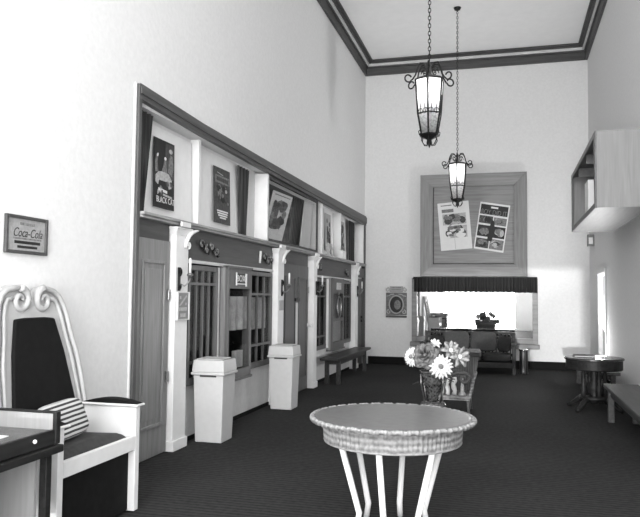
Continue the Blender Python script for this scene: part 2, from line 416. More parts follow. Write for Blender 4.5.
# ------------------------------------------------------------------ sign boards, rails, ornaments
for i, (y0, y1) in enumerate(((6.35, 9.17), (11.2, 14.1))):
    struct(MB().box(-3.199, -3.165, y0, y1, 1.866, 2.179).build('trim_%d' % (9+2*i), 'signboard', bevel=.004))
    struct(MB().box(-3.199, -3.15, y0, y1, 1.83, 1.8655).build('trim_%d' % (10+2*i), 'panelwhite', bevel=.006))
def ornament(y, z, n, label, bar=False):
    t = thing('scroll_ornament', label, 'ornament', (-3.16, y, z), 'metal scroll ornaments on the sign boards')
    for k in range(n):
        yy = y + (k-(n-1)/2)*.13; zz = z + (.02 if k % 2 == 0 else -.025)
        a = MB(); a.tube([(-3.164, yy, zz)] + spiral((-3.135, yy, zz), .012, .05, .4+k+2*PI*.9, .4+k), .011, 6); a.build('bright_scroll', 'brass', t, smooth=True)
        b = MB(); b.tube([(-3.164, yy+.05, zz-.03)] + spiral((-3.14, yy+.05, zz-.03), .01, .04, 2.5+k-2*PI, 2.5+k), .01, 6); b.build('dark_scroll', 'iron', t, smooth=True)
    if bar: MB().tube([(-3.155, y-.27, z-.07), (-3.145, y-.27, z+.09)], .016, 8).build('upright_bar', 'candle', t, smooth=True)
ornament(6.92, 2.02, 4, 'metal scroll ornament on the near sign board, beside the nearest pilaster')
ornament(8.83, 2.0, 3, 'metal scroll ornament with an upright bar on the near sign board, above the multi-pane window', True)
ornament(11.5, 2.03, 2, 'small dark scroll ornament at the left end of the far sign board')
ornament(13.6, 1.98, 2, 'small dark scroll ornament at the right end of the far sign board')

# ------------------------------------------------------------------ booth windows
def sash_window(name, y0, y1, z0, z1, cols, zrows, x=-3.2, m='sash'):
    o = MB(); b = .055
    o.box(x, x+.045, y0, y0+b, z0, z1); o.box(x, x+.045, y1-b, y1, z0, z1)
    o.box(x, x+.045, y0+b, y1-b, z1-b, z1); o.box(x, x+.045, y0+b, y1-b, z0, z0+b*1.3)
    o = struct(o.build(name, m, bevel=.005))
    mu = MB()
    for k in range(1, cols):
        yy = y0 + b + (y1-y0-2*b)*k/cols; mu.box(x+.008, x+.037, yy-.014, yy+.014, z0+b, z1-b)
    for zz in zrows: mu.box(x+.006, x+.039, y0+b, y1-b, zz-.014, zz+.014)
    mu.build('muntins', m, o)
    MB().box(x+.015, x+.021, y0+b, y1-b, z0+b, z1-b).build('pane', 'winglass', o)
    return o
def curtain_sheet(name, x, y0, y1, z0, z1, m, label, cat='curtain', waves=6, amp=.014, group=None, ends=None):
    g = MB(); n = 48; rings = []
    a = [];
    for i in range(n+1):
        f = i/n; yt = y0 + (y1-y0)*f
        yb = yt if ends is None else ends[0] + (ends[1]-ends[0])*f
        dx = amp*math.sin(f*waves*2*PI)
        rings.append([(x+dx, yb, z0), (x+dx+.006, yb, z0), (x+dx*.7+.006, yt, z1), (x+dx*.7, yt, z1)])
    g.loft(rings)
    return tag(g.build(name, m, origin=(x, (y0+y1)/2, z0), smooth=False), label, cat, group)
# near bay
sash_window('window_1', 6.47, 7.22, .57, 1.815, 4, (1.62, .80))
struct(MB().box(-3.2, -3.165, 7.25, 7.285, .57, 1.815).build('trim_13', 'white', bevel=.005))
curtain_sheet('booth_curtain', -3.42, 6.5, 7.18, .6, 1.8, 'curtain', 'dark drape behind the tall barred window beside the nearest pilaster', waves=5)
wd = sash_window('window_3', 8.22, 9.08, .57, 1.815, 3, (1.52, .86))
curtain_sheet('half_curtain', -3.235, 8.28, 9.02, 1.06, 1.48, 'halfcurtain', 'pale half curtain behind the multi-pane window by the second pilaster', waves=6)
# projecting ticket window
t = struct(MB().box(-3.199, -3.12, 7.34, 7.365, .53, 1.82).build('window_2', 'doorwood'))
fr = MB(); Y0, Y1 = 7.34, 8.1
fr.box(-3.12, -3.085, Y0, Y0+.05, .53, 1.84); fr.box(-3.12, -3.085, Y1-.055, Y1, .53, 1.84); fr.box(-3.12, -3.085, Y0+.05, Y1-.055, 1.58, 1.84); fr.box(-3.12, -3.085, Y0+.05, Y1-.055, .53, .63)
fr.box(-3.199, -3.12, Y1-.025, Y1, .53, 1.84); fr.box(-3.199, -3.07, Y0-.005, Y1+.02, .50, .53); fr.box(-3.199, -3.07, Y0, Y1, 1.815, 1.845)
fr.build('ticket_frame', 'sash', t, bevel=.004)
MB().box(-3.108, -3.102, Y0+.05, Y1-.055, .63, 1.58).build('pane', 'winglass', t)
pl = MB().box(-3.0845, -3.076, 7.56, 7.86, 1.63, 1.76).build('name_plate', 'inkdark', t)
p2 = MB(); p2.box(-3.076, -3.066, 7.545, 7.57, 1.62, 1.77); p2.box(-3.076, -3.066, 7.85, 7.885, 1.61, 1.765); p2.box(-3.076, -3.07, 7.575, 7.845, 1.632, 1.645); p2.build('plate_border', 'white', pl)
text('lettering', 'BOX', .11, 'paper', (-3.075, 7.71, 1.70), 'X', pl, width=1.2)
curtain_sheet('half_curtain', -3.14, 7.38, 8.06, 1.09, 1.49, 'halfcurtain', 'pale half curtain inside the projecting ticket window', waves=3)
tag(MB().box(-3.19, -3.125, 7.72, 7.93, .64, .84).build('ticket_box', 'paper2', origin=(-3.16, 7.82, .64), bevel=.006), 'small pale box low inside the projecting ticket window', 'box')
# far bay
sash_window('window_4', 11.24, 12.04, .57, 1.815, 2, (1.5, .8), m='doordark')
struct(MB().box(-3.2, -3.14, 12.06, 12.16, .57, 1.815).build('trim_14', 'white', bevel=.005))
curtain_sheet('booth_curtain', -3.42, 11.3, 12.0, .6, 1.8, 'curtain', 'dark drape behind the far window above the bench', waves=5)
t = struct(MB().box(-3.199, -3.12, 12.22, 12.25, .53, 1.84).build('window_5', 'boxwood'))
Y0, Y1 = 12.22, 13.15
fr = MB(); fr.box(-3.12, -3.085, Y0, Y0+.07, .53, 1.84); fr.box(-3.12, -3.085, Y1-.08, Y1, .53, 1.84); fr.box(-3.12, -3.085, Y0+.07, Y1-.08, 1.56, 1.84); fr.box(-3.12, -3.085, Y0+.07, Y1-.08, .53, .66); fr.box(-3.12, -3.085, Y0+.07, Y1-.08, 1.04, 1.1)
fr.box(-3.199, -3.12, Y1-.03, Y1, .53, 1.84); fr.box(-3.199, -3.07, Y0-.005, Y1+.02, .50, .53)
fr.build('ticket_frame', 'doordark', t, bevel=.004)
MB().box(-3.108, -3.102, Y0+.07, Y1-.08, .66, 1.56).build('pane', 'winglass', t)
MB().box(-3.0845, -3.078, 12.5, 12.86, 1.63, 1.76).build('name_plate', 'inklight', t)
MB().box(-3.15, -3.14, Y0+.05, Y1-.05, .56, 1.04).build('lower_panel', 'boxwood', t)
ov = MB(); ov.torus((-3.075, 12.68, 1.3), .2, .016, 'X', 28, 6, .75, 1.0); ov.tube(spiral((-3.08, 12.68, 1.54), .04, .01, 0, 5), .01, 6); ov.ball((-3.09, 12.68, 1.3), .17, (.06, .72, 1.0)); ov.build('oval_emblem', 'brass', t, smooth=True)
sash_window('window_6', 13.24, 14.07, .57, 1.815, 2, (1.5,), m='doordark')
curtain_sheet('booth_curtain', -3.42, 13.3, 14.0, .6, 1.8, 'doorwood', 'brown drape behind the last window before the far corner', waves=5)

# ------------------------------------------------------------------ doors of the storefront
def panel_door(name, y0, y1, z1, m, panels, knob=None, hinges=None, x=-3.2):
    d = struct(MB().box(x+.001, x+.04, y0, y1, .012, z1).build(name, m, bevel=.003))
    p = MB()
    for a, b, c_, e in panels:
        for (q0, q1, r0, r1) in ((a, a+.025, c_, e), (b-.025, b, c_, e), (a+.025, b-.025, c_, c_+.03), (a+.025, b-.025, e-.03, e)):
            p.box(x+.04, x+.056, q0, q1, r0, r1)
        p.box(x+.04, x+.048, a+.06, b-.06, c_+.08, e-.08)
    p.build('raised_panel', m, d, bevel=.005)
    if knob:
        k = MB(); k.lathe([(.03,0),(.03,.008),(.012,.012),(.012,.04),(.03,.05),(.033,.065),(.02,.08),(.002,.083)], (0,0,0), 16)
        k.xform(Matrix.Translation((x+.0401, knob[0], knob[1])) @ Matrix.Rotation(PI/2, 4, 'Y')); k.build('knob', 'candle', d, smooth=True)
    if hinges:
        for yy, zz in hinges:
            MB().box(x+.0401, x+.06, yy-.02, yy+.02, zz-.05, zz+.05).build('hinge', 'brass', d, bevel=.004)
    return d
panel_door('door_1', 5.42, 6.06, 2.015, 'doorwood', ((5.53, 5.96, .28, 1.82),), hinges=((6.035, 1.5), (6.035, .72)))
struct(MB().box(-3.199, -3.17, 5.42, 6.06, 2.016, 2.179).build('trim_15', 'signboard'))
d2 = panel_door('door_2', 9.52, 10.87, 1.98, 'doordark', ((9.62, 10.15, .2, 1.8), (10.3, 10.78, .2, 1.8)), knob=(10.82, 1.03), hinges=((10.84, 1.6),))
struct(MB().box(-3.199, -3.17, 9.52, 10.87, 1.981, 2.179).build('trim_16', 'signboard'))
MB().box(-3.159, -3.15, 10.17, 10.28, .7, 1.4).build('push_plate', 'panelwhite', d2)
MB().box(-3.159, -3.13, 10.12, 10.33, 1.42, 1.47).build('closer', 'iron', d2)
struct(MB().box(-3.199, -3.155, 9.49, 9.515, .001, 2.179).build('trim_17', 'boxwood'))
tag(MB().box(-3.079, -3.066, 9.14, 9.32, 1.3, 1.44).build('notice_plate', 'paper2', origin=(-3.07, 9.23, 1.3), bevel=.004), 'small pale notice plate under the second pilaster sconce', 'sign')
d3 = panel_door('door_3', 14.46, 15.25, 1.9, 'headerz', ((14.55, 15.16, .2, 1.75),))
struct(MB().box(-3.199, -3.12, 14.46, 15.25, 1.93, 2.13).build('trim_18', 'signboard'))
for z in (1.62, 1.02, .94):
    MB().box(-3.159, -3.12, 15.05, 15.13, z, z+.06).build('latch', 'brass' if z > 1.5 else 'iron', d3, bevel=.006)

# ------------------------------------------------------------------ show windows over the ledge
for i, (y0, y1) in enumerate(((6.80, 6.86), (8.78, 8.84), (11.62, 11.67), (13.02, 13.07), (15.2, 15.26))):
    struct(MB().box(-3.329, -3.14 if y0 > 7 else -3.225, y0, y1, 2.237, 3.188 if y1 < 8 else (3.16 if y1 < 10 else 3.13)).build('trim_%d' % (19+i), 'white', bevel=.004))
def backing(y0, y1, lean, label):
    s = MB().slab([(-3.24-lean, y0, 2.238), (-3.24-lean, y1, 2.238), (-3.31, y1, 3.14), (-3.31, y0, 3.14)], .012)
    return tag(s.build('backing_board', 'white', origin=(-3.26, (y0+y1)/2, 2.238)), label, 'board', 'white boards standing in the show windows')
backing(5.76, 6.76, .045, 'white board behind the dark poster with pale legs in the first show window')
backing(6.95, 8.08, .045, 'white board behind the narrow dark poster in the second show window')
backing(11.98, 12.99, .045, 'white board behind the poster in the fourth show window')
backing(13.15, 14.1, .045, 'white board behind the poster in the last show window')
curtain_sheet('curtain', -3.2, 5.43, 5.74, 2.24, 3.17, 'curtain', 'dark curtain at the near end of the first show window', waves=4, ends=(5.41, 5.6), group='show window curtains')
curtain_sheet('curtain', -3.26, 7.98, 8.38, 2.24, 3.13, 'greycurtain', 'grey gathered curtain right of the narrow dark poster, second show window', waves=4, amp=.02, ends=(8.06, 8.30), group='show window curtains')
curtain_sheet('curtain', -3.22, 14.1, 14.62, 2.24, 3.1, 'curtain', 'dark curtain at the far end of the last show window', group='show window curtains')

def quad(o, a, b, c, d, f0, f1, f2, f3):
    """point on the poster plane: u along ab, v along ad"""
    a, b, d = Vector(a), Vector(b), Vector(d)
    return [a + (b-a)*u + (d-a)*v for u, v in ((f0, f2), (f1, f2), (f1, f3), (f0, f3))]
class Poster:
    def __init__(s, name, bl, br, tl, label, m, cat='poster', t=.006, group=None):
        s.a, s.b, s.d = Vector(bl), Vector(br), Vector(tl)
        s.U, s.V = s.b - s.a, s.d - s.a
        s.n = s.U.cross(s.V).normalized()
        g = MB(); c = [s.a, s.b, s.a+s.U+s.V, s.d]
        g.loft([[p for p in c], [p + s.n*t for p in c]])
        s.o = tag(g.build(name, m, origin=s.a), label, cat, group); s.t = t; s.k = 0
    def pt(s, u, v, lift): return s.a + s.U*u + s.V*v + s.n*(s.t + lift)
    def poly(s, name, m, pts, lift=.0012, th=.0008):
        g = MB(); g.loft([[s.pt(u, v, lift-.0011) for u, v in pts], [s.pt(u, v, lift+th) for u, v in pts]])
        return g.build(name, m, s.o)
    def rect(s, name, m, u0, u1, v0, v1, lift=.0012): return s.poly(name, m, [(u0,v0),(u1,v0),(u1,v1),(u0,v1)], lift)
    def ell(s, name, m, u, v, ru, rv, rot=0, lift=.003, n=18):
        asp = s.V.length / s.U.length
        pts = []
        for i in range(n):
            a = 2*PI*i/n; x, y = ru*math.cos(a), rv*asp*math.sin(a)
            pts.append((u + x*math.cos(rot) - y*math.sin(rot), v + (x*math.sin(rot) + y*math.cos(rot))/asp))
        return s.poly(name, m, pts, lift)
    def word(s, str_, m, u, v, size, width=1, lift=.005, shear=0):
        X = s.U.normalized(); Z = s.n; Y = Z.cross(X)
        R = Matrix((X, Y, Z)).transposed().to_4x4()
        return text('lettering', str_, size, m, s.pt(u, v, lift), R, s.o, shear=shear, ext=.0006, width=width)
def scribble(P, u0, u1, v0, v1, n, seed, mats, big=.14):
    rnd = random.Random(seed)
    for k in range(n):
        f = 1 - .65*k/n; u = rnd.uniform(u0+.08, u1-.08); v = rnd.uniform(v0+.06, v1-.06)
        ru = min(big*f*rnd.uniform(.5, 1.1), u-u0, u1-u); rv = min(big*.8*f*rnd.uniform(.3, 1.0), v-v0, v1-v); rot = rnd.uniform(-1.2, 1.2)*.5
        pts = [(u + ru*rnd.uniform(.65, 1)*math.cos(2*PI*i/9+rot), v + rv*rnd.uniform(.65, 1)*math.sin(2*PI*i/9+rot)) for i in range(9)]
        P.poly('printed_figure', mats[rnd.randrange(len(mats))], pts, .0025 + .0006*k)
# poster 1
P = Poster('poster', (-3.245, 5.86, 2.34), (-3.245, 6.28, 2.34), (-3.275, 5.90, 3.02), 'tall dark movie poster with reclining pale legs, first show window', 'inkblack')
P.rect('printed_area', 'inkdark', .55, .97, .45, .97)
P.poly('printed_figure', 'inklight', [(.08,.36),(.2,.33),(.24,.4),(.66,.4),(.72,.3),(.84,.32),(.86,.44),(.72,.52),(.45,.54),(.22,.52),(.08,.46)], .002)
P.poly('printed_figure', 'inkmid', [(.06,.5),(.2,.52),(.15,.66),(.2,.75),(.12,.76),(.05,.66)], .003); P.poly('printed_figure', 'inkmid', [(.36,.53),(.62,.53),(.58,.62),(.57,.73),(.5,.73),(.44,.62)], .003)
P.ell('printed_figure', 'paper', .16, .755, .05, .02, .8, lift=.004); P.ell('printed_figure', 'paper', .53, .735, .05, .025, 0, lift=.004)
P.poly('printed_figure', 'inkmid', [(.68,.55),(.86,.5),(.94,.62),(.9,.8),(.78,.82),(.7,.7)], .002); P.ell('printed_figure', 'inklight', .8, .87, .09, .035)
scribble(P, .08, .5, .12, .34, 9, 5, ('inkmid','inklight','inkdark'), .1); scribble(P, .5, .95, .28, .46, 7, 6, ('inkmid','inkdark'), .09)
P.poly('text_line', 'paper', [(.2,.245),(.62,.225),(.62,.265),(.2,.285)], .006); P.word('BLACK CAT', 'paper', .55, .115, .085, .82, lift=.006); P.poly('text_line', 'inklight', [(.42,.185),(.86,.165),(.86,.195),(.42,.215)], .006)
# poster 2
P = Poster('poster', (-3.245, 7.26, 2.34), (-3.245, 7.74, 2.34), (-3.275, 7.29, 3.0), 'narrow dark poster with blocks of pale text, second show window', 'inkdark')
P.rect('printed_area', 'inkmid', .08, .95, .72, .86); scribble(P, .12, .9, .3, .72, 16, 8, ('inkmid','inklight','inkdark','inkblack'), .2)
for k, (w0, w1) in enumerate(((.18, .85), (.2, .82), (.25, .8), (.35, .72))): P.rect('text_line', 'paper', w0, w1, .21-.04*k, .235-.04*k)
P.poly('text_line', 'inkdark', [(.16,.76),(.88,.75),(.88,.82),(.16,.83)], .003); P.poly('text_line', 'inklight', [(.2,.9),(.55,.87),(.55,.885),(.2,.915)], .003)
# show window 3: glazed, with a leaning poster, boards and a drape
gw = struct(MB().box(-3.165, -3.16, 8.86, 11.38, 2.29, 3.11).build('window_7', 'glass'))
f_ = MB(); f_.box(-3.175, -3.145, 8.845, 11.38, 2.24, 2.285); f_.box(-3.175, -3.145, 8.845, 11.38, 3.10, 3.14); f_.box(-3.175, -3.145, 8.845, 8.865, 2.285, 3.10); f_.box(-3.175, -3.145, 11.36, 11.39, 2.285, 3.10)
f_.build('window_frame', 'inkdark', gw)
P = Poster('poster', (-3.30, 8.98, 2.31), (-3.30, 9.88, 2.33), (-3.205, 9.2, 3.0), 'pale picture poster leaning behind glass in the third show window', 'paper')
P.rect('text_line', 'inkmid', .12, .9, .93, .95); scribble(P, .1, .86, .2, .86, 30, 3, ('inkdark','inkmid','inkblack','inkdark'), .34)
s = MB().slab([(-3.32, 8.9, 2.24), (-3.32, 10.9, 2.24), (-3.325, 11.3, 3.12), (-3.325, 8.9, 3.12)], .006)
tag(s.build('backing_board', mat('dark_grey_board', .06, .6), origin=(-3.3, 10, 2.24)), 'dark grey board filling the glazed third show window', 'board')
s = MB().slab([(-3.25, 10.62, 2.24), (-3.25, 11.2, 2.24), (-3.24, 11.33, 3.08), (-3.24, 10.86, 3.08)], .01)
tag(s.build('backing_board', 'panelwhite', origin=(-3.24, 10.9, 2.24)), 'pale board leaning at the right end of the glazed show window', 'board')
curtain_sheet('curtain', -3.28, 10.38, 10.86, 2.24, 3.08, 'curtain', 'dark drape hanging slantwise behind the glazed third show window', waves=4, ends=(10.12, 10.5), group='show window curtains')
# stacked frames between windows 3 and 4
for (yb, yt, x0, l) in ((11.42, 11.47, -3.3, 'pale leaning frame seen edge-on right of the glazed show window'), (11.76, 11.80, -3.3, 'second pale leaning frame, standing just left of the fourth show window board')):
    s = MB().slab([(x0, yb, 2.238), (x0, yb+.07, 2.238), (x0, yt+.07, 3.07), (x0, yt, 3.07)], .14)
    tag(s.build('leaning_frame', 'panelwhite', origin=(x0, yb, 2.238), bevel=.01), l, 'frame', 'leaning frames in the show windows')
P = Poster('poster', (-3.245, 12.28, 2.34), (-3.245, 12.72, 2.34), (-3.275, 12.30, 3.05), 'small tall print of dark figures, fourth show window', 'paper2')
scribble(P, .2, .8, .1, .92, 14, 10, ('inkdark','inkblack','inkmid'), .3)
P = Poster('poster', (-3.245, 13.42, 2.36), (-3.245, 13.84, 2.36), (-3.275, 13.44, 3.03), 'tall print of dark curling shapes, last show window before the corner', 'paper2')
scribble(P, .15, .85, .08, .92, 16, 9, ('inkdark','inkmid','inkblack'), .3)
for yy, l in ((11.98, 'small pale figurine on the ledge, left of the pair'), (12.2, 'small pale figurine on the ledge, right of the pair')):
    g = MB(); g.lathe([(.05,0),(.05,.02),(.02,.04),(.04,.1),(.045,.13),(.02,.16),(.03,.19),(.025,.22),(.003,.235)], (-3.12, yy, 2.236), 14)
    tag(g.build('figurine', 'cream', origin=(-3.12, yy, 2.236), smooth=True), l, 'figurine')
t = thing('card_box', 'small white box on the ledge under the last poster', 'box', (-3.12, 13.1, 2.236))
MB().box(-3.17, -3.06, 12.9, 13.18, 2.236, 2.36).build('box_body', 'white', t, bevel=.004); MB().box(-3.175, -3.055, 12.895, 13.185, 2.36, 2.385).build('lid', 'white', t, bevel=.004)

# ------------------------------------------------------------------ back wall: bulletin board, mirror, plaque
t = thing('bulletin_board', 'large square wood-framed notice board with two posters, high on far wall', 'notice board', (-.73, YB, 1.96))
x0, x1, z0, z1, b = -1.865, .405, 1.965, 4.21, .27
MB().box(x0+b-.03, x1-b+.03, YB-.05, YB-.002, z0+b-.03, z1-b+.03).build('board_panel', 'boardwood', t)
def mitre(pts):
    g = MB(); (ax, az), (bx, bz), (cx_, cz), (dx_, dz) = pts   # outer a,b  inner c,d
    g.loft([[(ax, YB-.002, az), (bx, YB-.002, bz), (cx_, YB-.002, cz), (dx_, YB-.002, dz)], [(ax, YB-.14, az), (bx, YB-.14, bz), (cx_, YB-.09, cz), (dx_, YB-.09, dz)]])
    return g
mitre(((x0,z0),(x1,z0),(x1-b,z0+b),(x0+b,z0+b))).build('frame_rail', 'boardwood', t, bevel=.004)
mitre(((x0,z1),(x1,z1),(x1-b,z1-b),(x0+b,z1-b))).build('frame_rail', 'boardwood', t, bevel=.004)
mitre(((x0,z0),(x0,z1),(x0+b,z1-b),(x0+b,z0+b))).build('frame_stile', 'boardwoodz', t, bevel=.004)
mitre(((x1,z0),(x1,z1),(x1-b,z1-b),(x1-b,z0+b))).build('frame_stile', 'boardwoodz', t, bevel=.004)
for (a, b_2, c_, d) in ((x0+b, x0+b+.022, z0+b, z1-b), (x0+b+.022, x1-b, z0+b, z0+b+.02)): MB().box(a, b_2, YB-.06, YB-.0505, c_, d).build('shade_strip', 'inkdark', t)  # dark strips standing in for recess shade on the left and bottom edges
yb = YB - .0515
P = Poster('poster', (-1.415, yb, 2.525), (-.74, yb, 2.58), (-1.50, yb, 3.575), 'white poster with a grey sketch of figures, left on the notice board', 'paper')
P.rect('text_line', 'inkmid', .1, .45, .93, .95); P.rect('text_line', 'inkmid', .12, .5, .79, .86); P.rect('printed_area', 'inklight', .13, .88, .53, .76)
P.rect('printed_area', 'inklight', .3, .88, .25, .5)
scribble(P, .13, .88, .53, .77, 16, 21, ('inkmid','inkdark','paper','inkmid'), .24); scribble(P, .16, .88, .24, .55, 18, 22, ('inkdark','inkmid','paper','inkmid'), .24)
P.rect('white_rule', 'paper', .42, .98, .505, .525, lift=.016); P.rect('fold_line', 'paper2', .46, .475, .02, .24)
P = Poster('poster', (-.715, yb, 2.58), (-.09, yb, 2.475), (-.565, yb, 3.60), 'dark poster of photo panels divided by white lines, right on the notice board', 'paper')
for (u0,u1,v0,v1,m_) in ((.04,.96,.75,.96,'inkblack'),(.04,.5,.56,.72,'inkdark'),(.53,.96,.55,.71,'inkmid'),(.04,.96,.28,.52,'inkblack'),(.04,.47,.04,.24,'inkdark'),(.5,.96,.04,.25,'inkmid')):
    P.rect('printed_panel', m_, u0, u1, v0, v1)
P.poly('printed_figure', 'inkblack', [(.4,.2),(.55,.2),(.62,.4),(.56,.62),(.46,.66),(.42,.45)], .003)
for (u0,u1,v0,v1,sd_) in ((.06,.48,.57,.71,1),(.55,.94,.56,.7,2),(.06,.44,.3,.5,3),(.56,.94,.3,.5,4),(.06,.45,.05,.23,5),(.52,.94,.05,.24,6)): scribble(P, u0, u1, v0, v1, 5, sd_+30, ('inkmid','inkdark','inklight') if sd_ in (2,4,6) else ('inkmid','inkdark','inkblack'), .26)
P.word('BOY DID IT', 'inkmid', .5, .80, .15, .72); P.rect('text_line', 'paper', .38, .62, .89, .925, lift=.003)

# mirror
t = thing('wall_mirror', 'wide low wood-framed mirror on far wall glaring with daylight', 'mirror', (-.72, YB, .44))
mx0, mx1, mz0, mz1 = -2.06, .615, .47, 1.93
MB().box(mx0+.1, mx1-.1, YB-.03, YB-.002, mz0+.17, mz1-.02).build('mirror_glass', 'mirror', t)
g = MB(); g.box(mx0, mx0+.11, YB-.07, YB-.002, mz0+.06, mz1); g.box(mx1-.11, mx1, YB-.07, YB-.002, mz0+.06, mz1); g.box(mx0+.11, mx1-.11, YB-.07, YB-.002, mz0+.06, mz0+.18); g.box(mx0+.11, mx1-.11, YB-.07, YB-.002, mz1-.05, mz1)
g.build('frame', 'boardwood', t, bevel=.008)
MB().box(mx0-.03, mx1+.03, YB-.13, YB-.002, mz0-.04, mz0+.055).build('sill', 'boardwood', t, bevel=.012)
# valance
n = 160; rings = []
for i in range(n+1):
    x = mx0+.05 + (mx1-mx0-.06)*i/n; d = .014*math.sin(i*PI/2.0*.9) ; e = .012*math.sin(i*.9)
    rings.append([(x, YB-.10+d, 1.62+e*.3), (x, YB-.092+d, 1.62+e*.3), (x, YB-.092+d*.5, 1.95), (x, YB-.10+d*.5, 1.95)])
g = MB(); g.loft(rings)
t = thing('valance', 'dark pleated cloth valance along the top of the wide mirror', 'valance', (-.72, YB-.1, 1.62))
g.build('pleated_cloth', 'valance', t)
MB().box(mx0+.03, mx1-.01, YB-.085, YB-.071, 1.90, 1.955).build('rail', 'darkwood', t)

# plaque with oval picture
t = thing('wall_plaque', 'scroll-topped plaque with an oval dark picture, left of the mirror', 'plaque', (-2.41, YB, 1.05))
MB().box(-2.645, -2.175, YB-.03, YB-.002, 1.1, 1.60).build('board', mat('plaque_grey', .12, .5, 'noise', scale=4, amt=.4), t, bevel=.005)
MB().box(-2.56, -2.26, YB-.035, YB-.002, 1.61, 1.745).build('top_tablet', mat('plaque_tablet', .32, .5), t, bevel=.012)
MB().box(-2.645, -2.175, YB-.05, YB-.002, 1.045, 1.09).build('bottom_rail', mat('plaque_rail', .07, .5), t, bevel=.008)
MB().ball((-2.41, YB-.028, 1.335), .19, (.78, .06, 1.0), 28).build('oval_picture', 'inkblack', t, smooth=True)
MB().ball((-2.39, YB-.036, 1.33), .1, (.8, .05, 1.1), 20).build('picture_figure', 'inkmid', t, smooth=True)
g = MB(); g.torus((-2.41, YB-.04, 1.335), .195, .014, 'Y', 36, 8, .8, 1.0)
for s in (-1, 1):
    cx_ = -2.41
    g.tube(spiral((cx_+s*.2, YB-.04, 1.67), .05, .015, PI/2, PI/2+s*2*PI*1.1, plane='XZ'), .014, 6)
    g.tube(spiral((cx_+s*.17, YB-.04, 1.17), .05, .015, PI/2, PI/2-s*2*PI*1.0, plane='XZ'), .012, 6)
    g.tube([(cx_+s*.05, YB-.04, 1.57), (cx_+s*.12, YB-.04, 1.56), (cx_+s*.16, YB-.04, 1.53), (cx_+s*.22, YB-.04, 1.52)], .013, 6)
g.build('scrollwork', mat('plaque_scroll', .38, .5), t, smooth=True)
for z in (1.655, 1.70): MB().box(-2.52, -2.30, YB-.0365, YB-.0355, z, z+.022).build('text_line', 'inkmid', t)

# framed picture on the near left wall
t = thing('framed_picture', 'small framed advertisement on the white wall above the throne chair', 'picture', (XL, 3.95, 1.76))
y0, y1, z0, z1 = 3.76, 4.18, 1.765, 2.02
MB().box(XL+.001, XL+.012, y0+.02, y1-.02, z0+.02, z1-.02).build('print', mat('print_grey', .3, .5, 'noise', scale=6, amt=.15), t)
g = MB(); g.box(XL+.001, XL+.024, y0, y0+.022, z0, z1); g.box(XL+.001, XL+.024, y1-.022, y1, z0, z1); g.box(XL+.001, XL+.024, y0+.022, y1-.022, z0, z0+.022); g.box(XL+.001, XL+.024, y0+.022, y1-.022, z1-.022, z1)
g.build('frame', 'signboard', t, bevel=.004)
text('lettering', 'Coca-Cola', .085, 'inkdark', (XL+.0125, 3.98, 1.905), 'X', t, shear=.35, width=.8)
for y0, y1, z0, z1, m in ((3.90, 4.05, 1.957, 1.975, 'inkmid'), (3.84, 4.12, 1.862, 1.872, 'inkmid'), (3.85, 4.11, 1.832, 1.852, 'inkblack'), (3.88, 4.08, 1.803, 1.82, 'inkblack')):
    MB().box(XL+.0122, XL+.0132, y0, y1, z0, z1).build('text_line', m, t)

# ------------------------------------------------------------------ throne chair
YC = 3.93
def bx(z): return -2.87 - (z - .42)*.185      # face of the reclined back
t = thing('throne_chair', 'cream throne chair with scrolled high back and dark upholstery by left wall', 'chair', (-2.8, YC, 0))
prof = [(.0,.3),(.45,.3),(.45,.50),(.445,.74),(.436,.96),(.418,1.12),(.395,1.17),(.378,1.24),(.365,1.35),(.335,1.44),(.30,1.50),(.24,1.535),(.17,1.548),(.11,1.54),(.06,1.51),(.02,1.455)]
full = prof + [(-d, z) for d, z in reversed(prof[1:])]
g = MB(); g.loft([[(bx(z), YC+d, z) for d, z in full], [(bx(z)-.05, YC+d, z) for d, z in full]])
back = g.build('back_frame', 'cream', t, bevel=.008)
g = MB()
for s in (-1, 1):
    # volutes of the crest and the molded edge running down each side
    g.tube(spiral((bx(1.45)+.012, YC+s*.115, 1.455), .082, .018, (0.5*PI if s > 0 else .5*PI), .5*PI+s*2*PI*1.25, 44), [.026-.012*i/44 for i in range(45)], 8)
    g.tube([(bx(z)+.012, YC+s*d, z) for d, z in ((.10,1.538),(.17,1.532),(.235,1.518),(.285,1.485),(.32,1.43),(.345,1.35),(.36,1.25),(.375,1.18),(.40,1.11),(.418,.96),(.427,.74),(.43,.5))], .019, 8)
    g.tube([(bx(z)+.01, YC+s*d, z) for d, z in ((.18,1.47),(.235,1.46),(.262,1.42),(.285,1.35),(.31,1.2),(.345,1.05),(.37,.8),(.385,.5))], .014, 8)
g.build('crest_scrolls', 'cream', back, smooth=True)
up = [(.0,.5),(.335,.5),(.31,.76),(.255,1.11),(.195,1.335),(.1,1.342)]
uf = up + [(-d, z) for d, z in reversed(up[1:])]
g = MB(); g.loft([[(bx(z)+.001, YC+d, z) for d, z in uf], [(bx(z)+.03, YC+d, z) for d, z in uf]])
g.build('back_upholstery', 'leather', t, bevel=.012, seg=3)
for s in (-1, 1):
    ya, yb_ = (YC+.40, YC+.455) if s > 0 else (YC-.455, YC-.40)
    arm = MB(); arm.box(-2.90, -2.49, ya, yb_, .012, .725)
    arm = arm.build('arm_panel', 'creamwhite', t, bevel=.004)
    MB().box(-2.92, -2.465, ya-.025, yb_+.025, .726, .742).build('arm_board', 'creamwhite', arm, bevel=.006)
    g = MB(); pts = []
    for i in range(15):
        f = i/14; pts.append((-2.91+.435*f, .743 + .032*math.sin(PI*f)))
    g.loft([[(x, y, z) for x, z in pts] + [(-2.475, y, .7425), (-2.91, y, .7425)] for y in (ya-.015, yb_+.015)])
    g.build('arm_pad', 'leather', arm, bevel=.006)
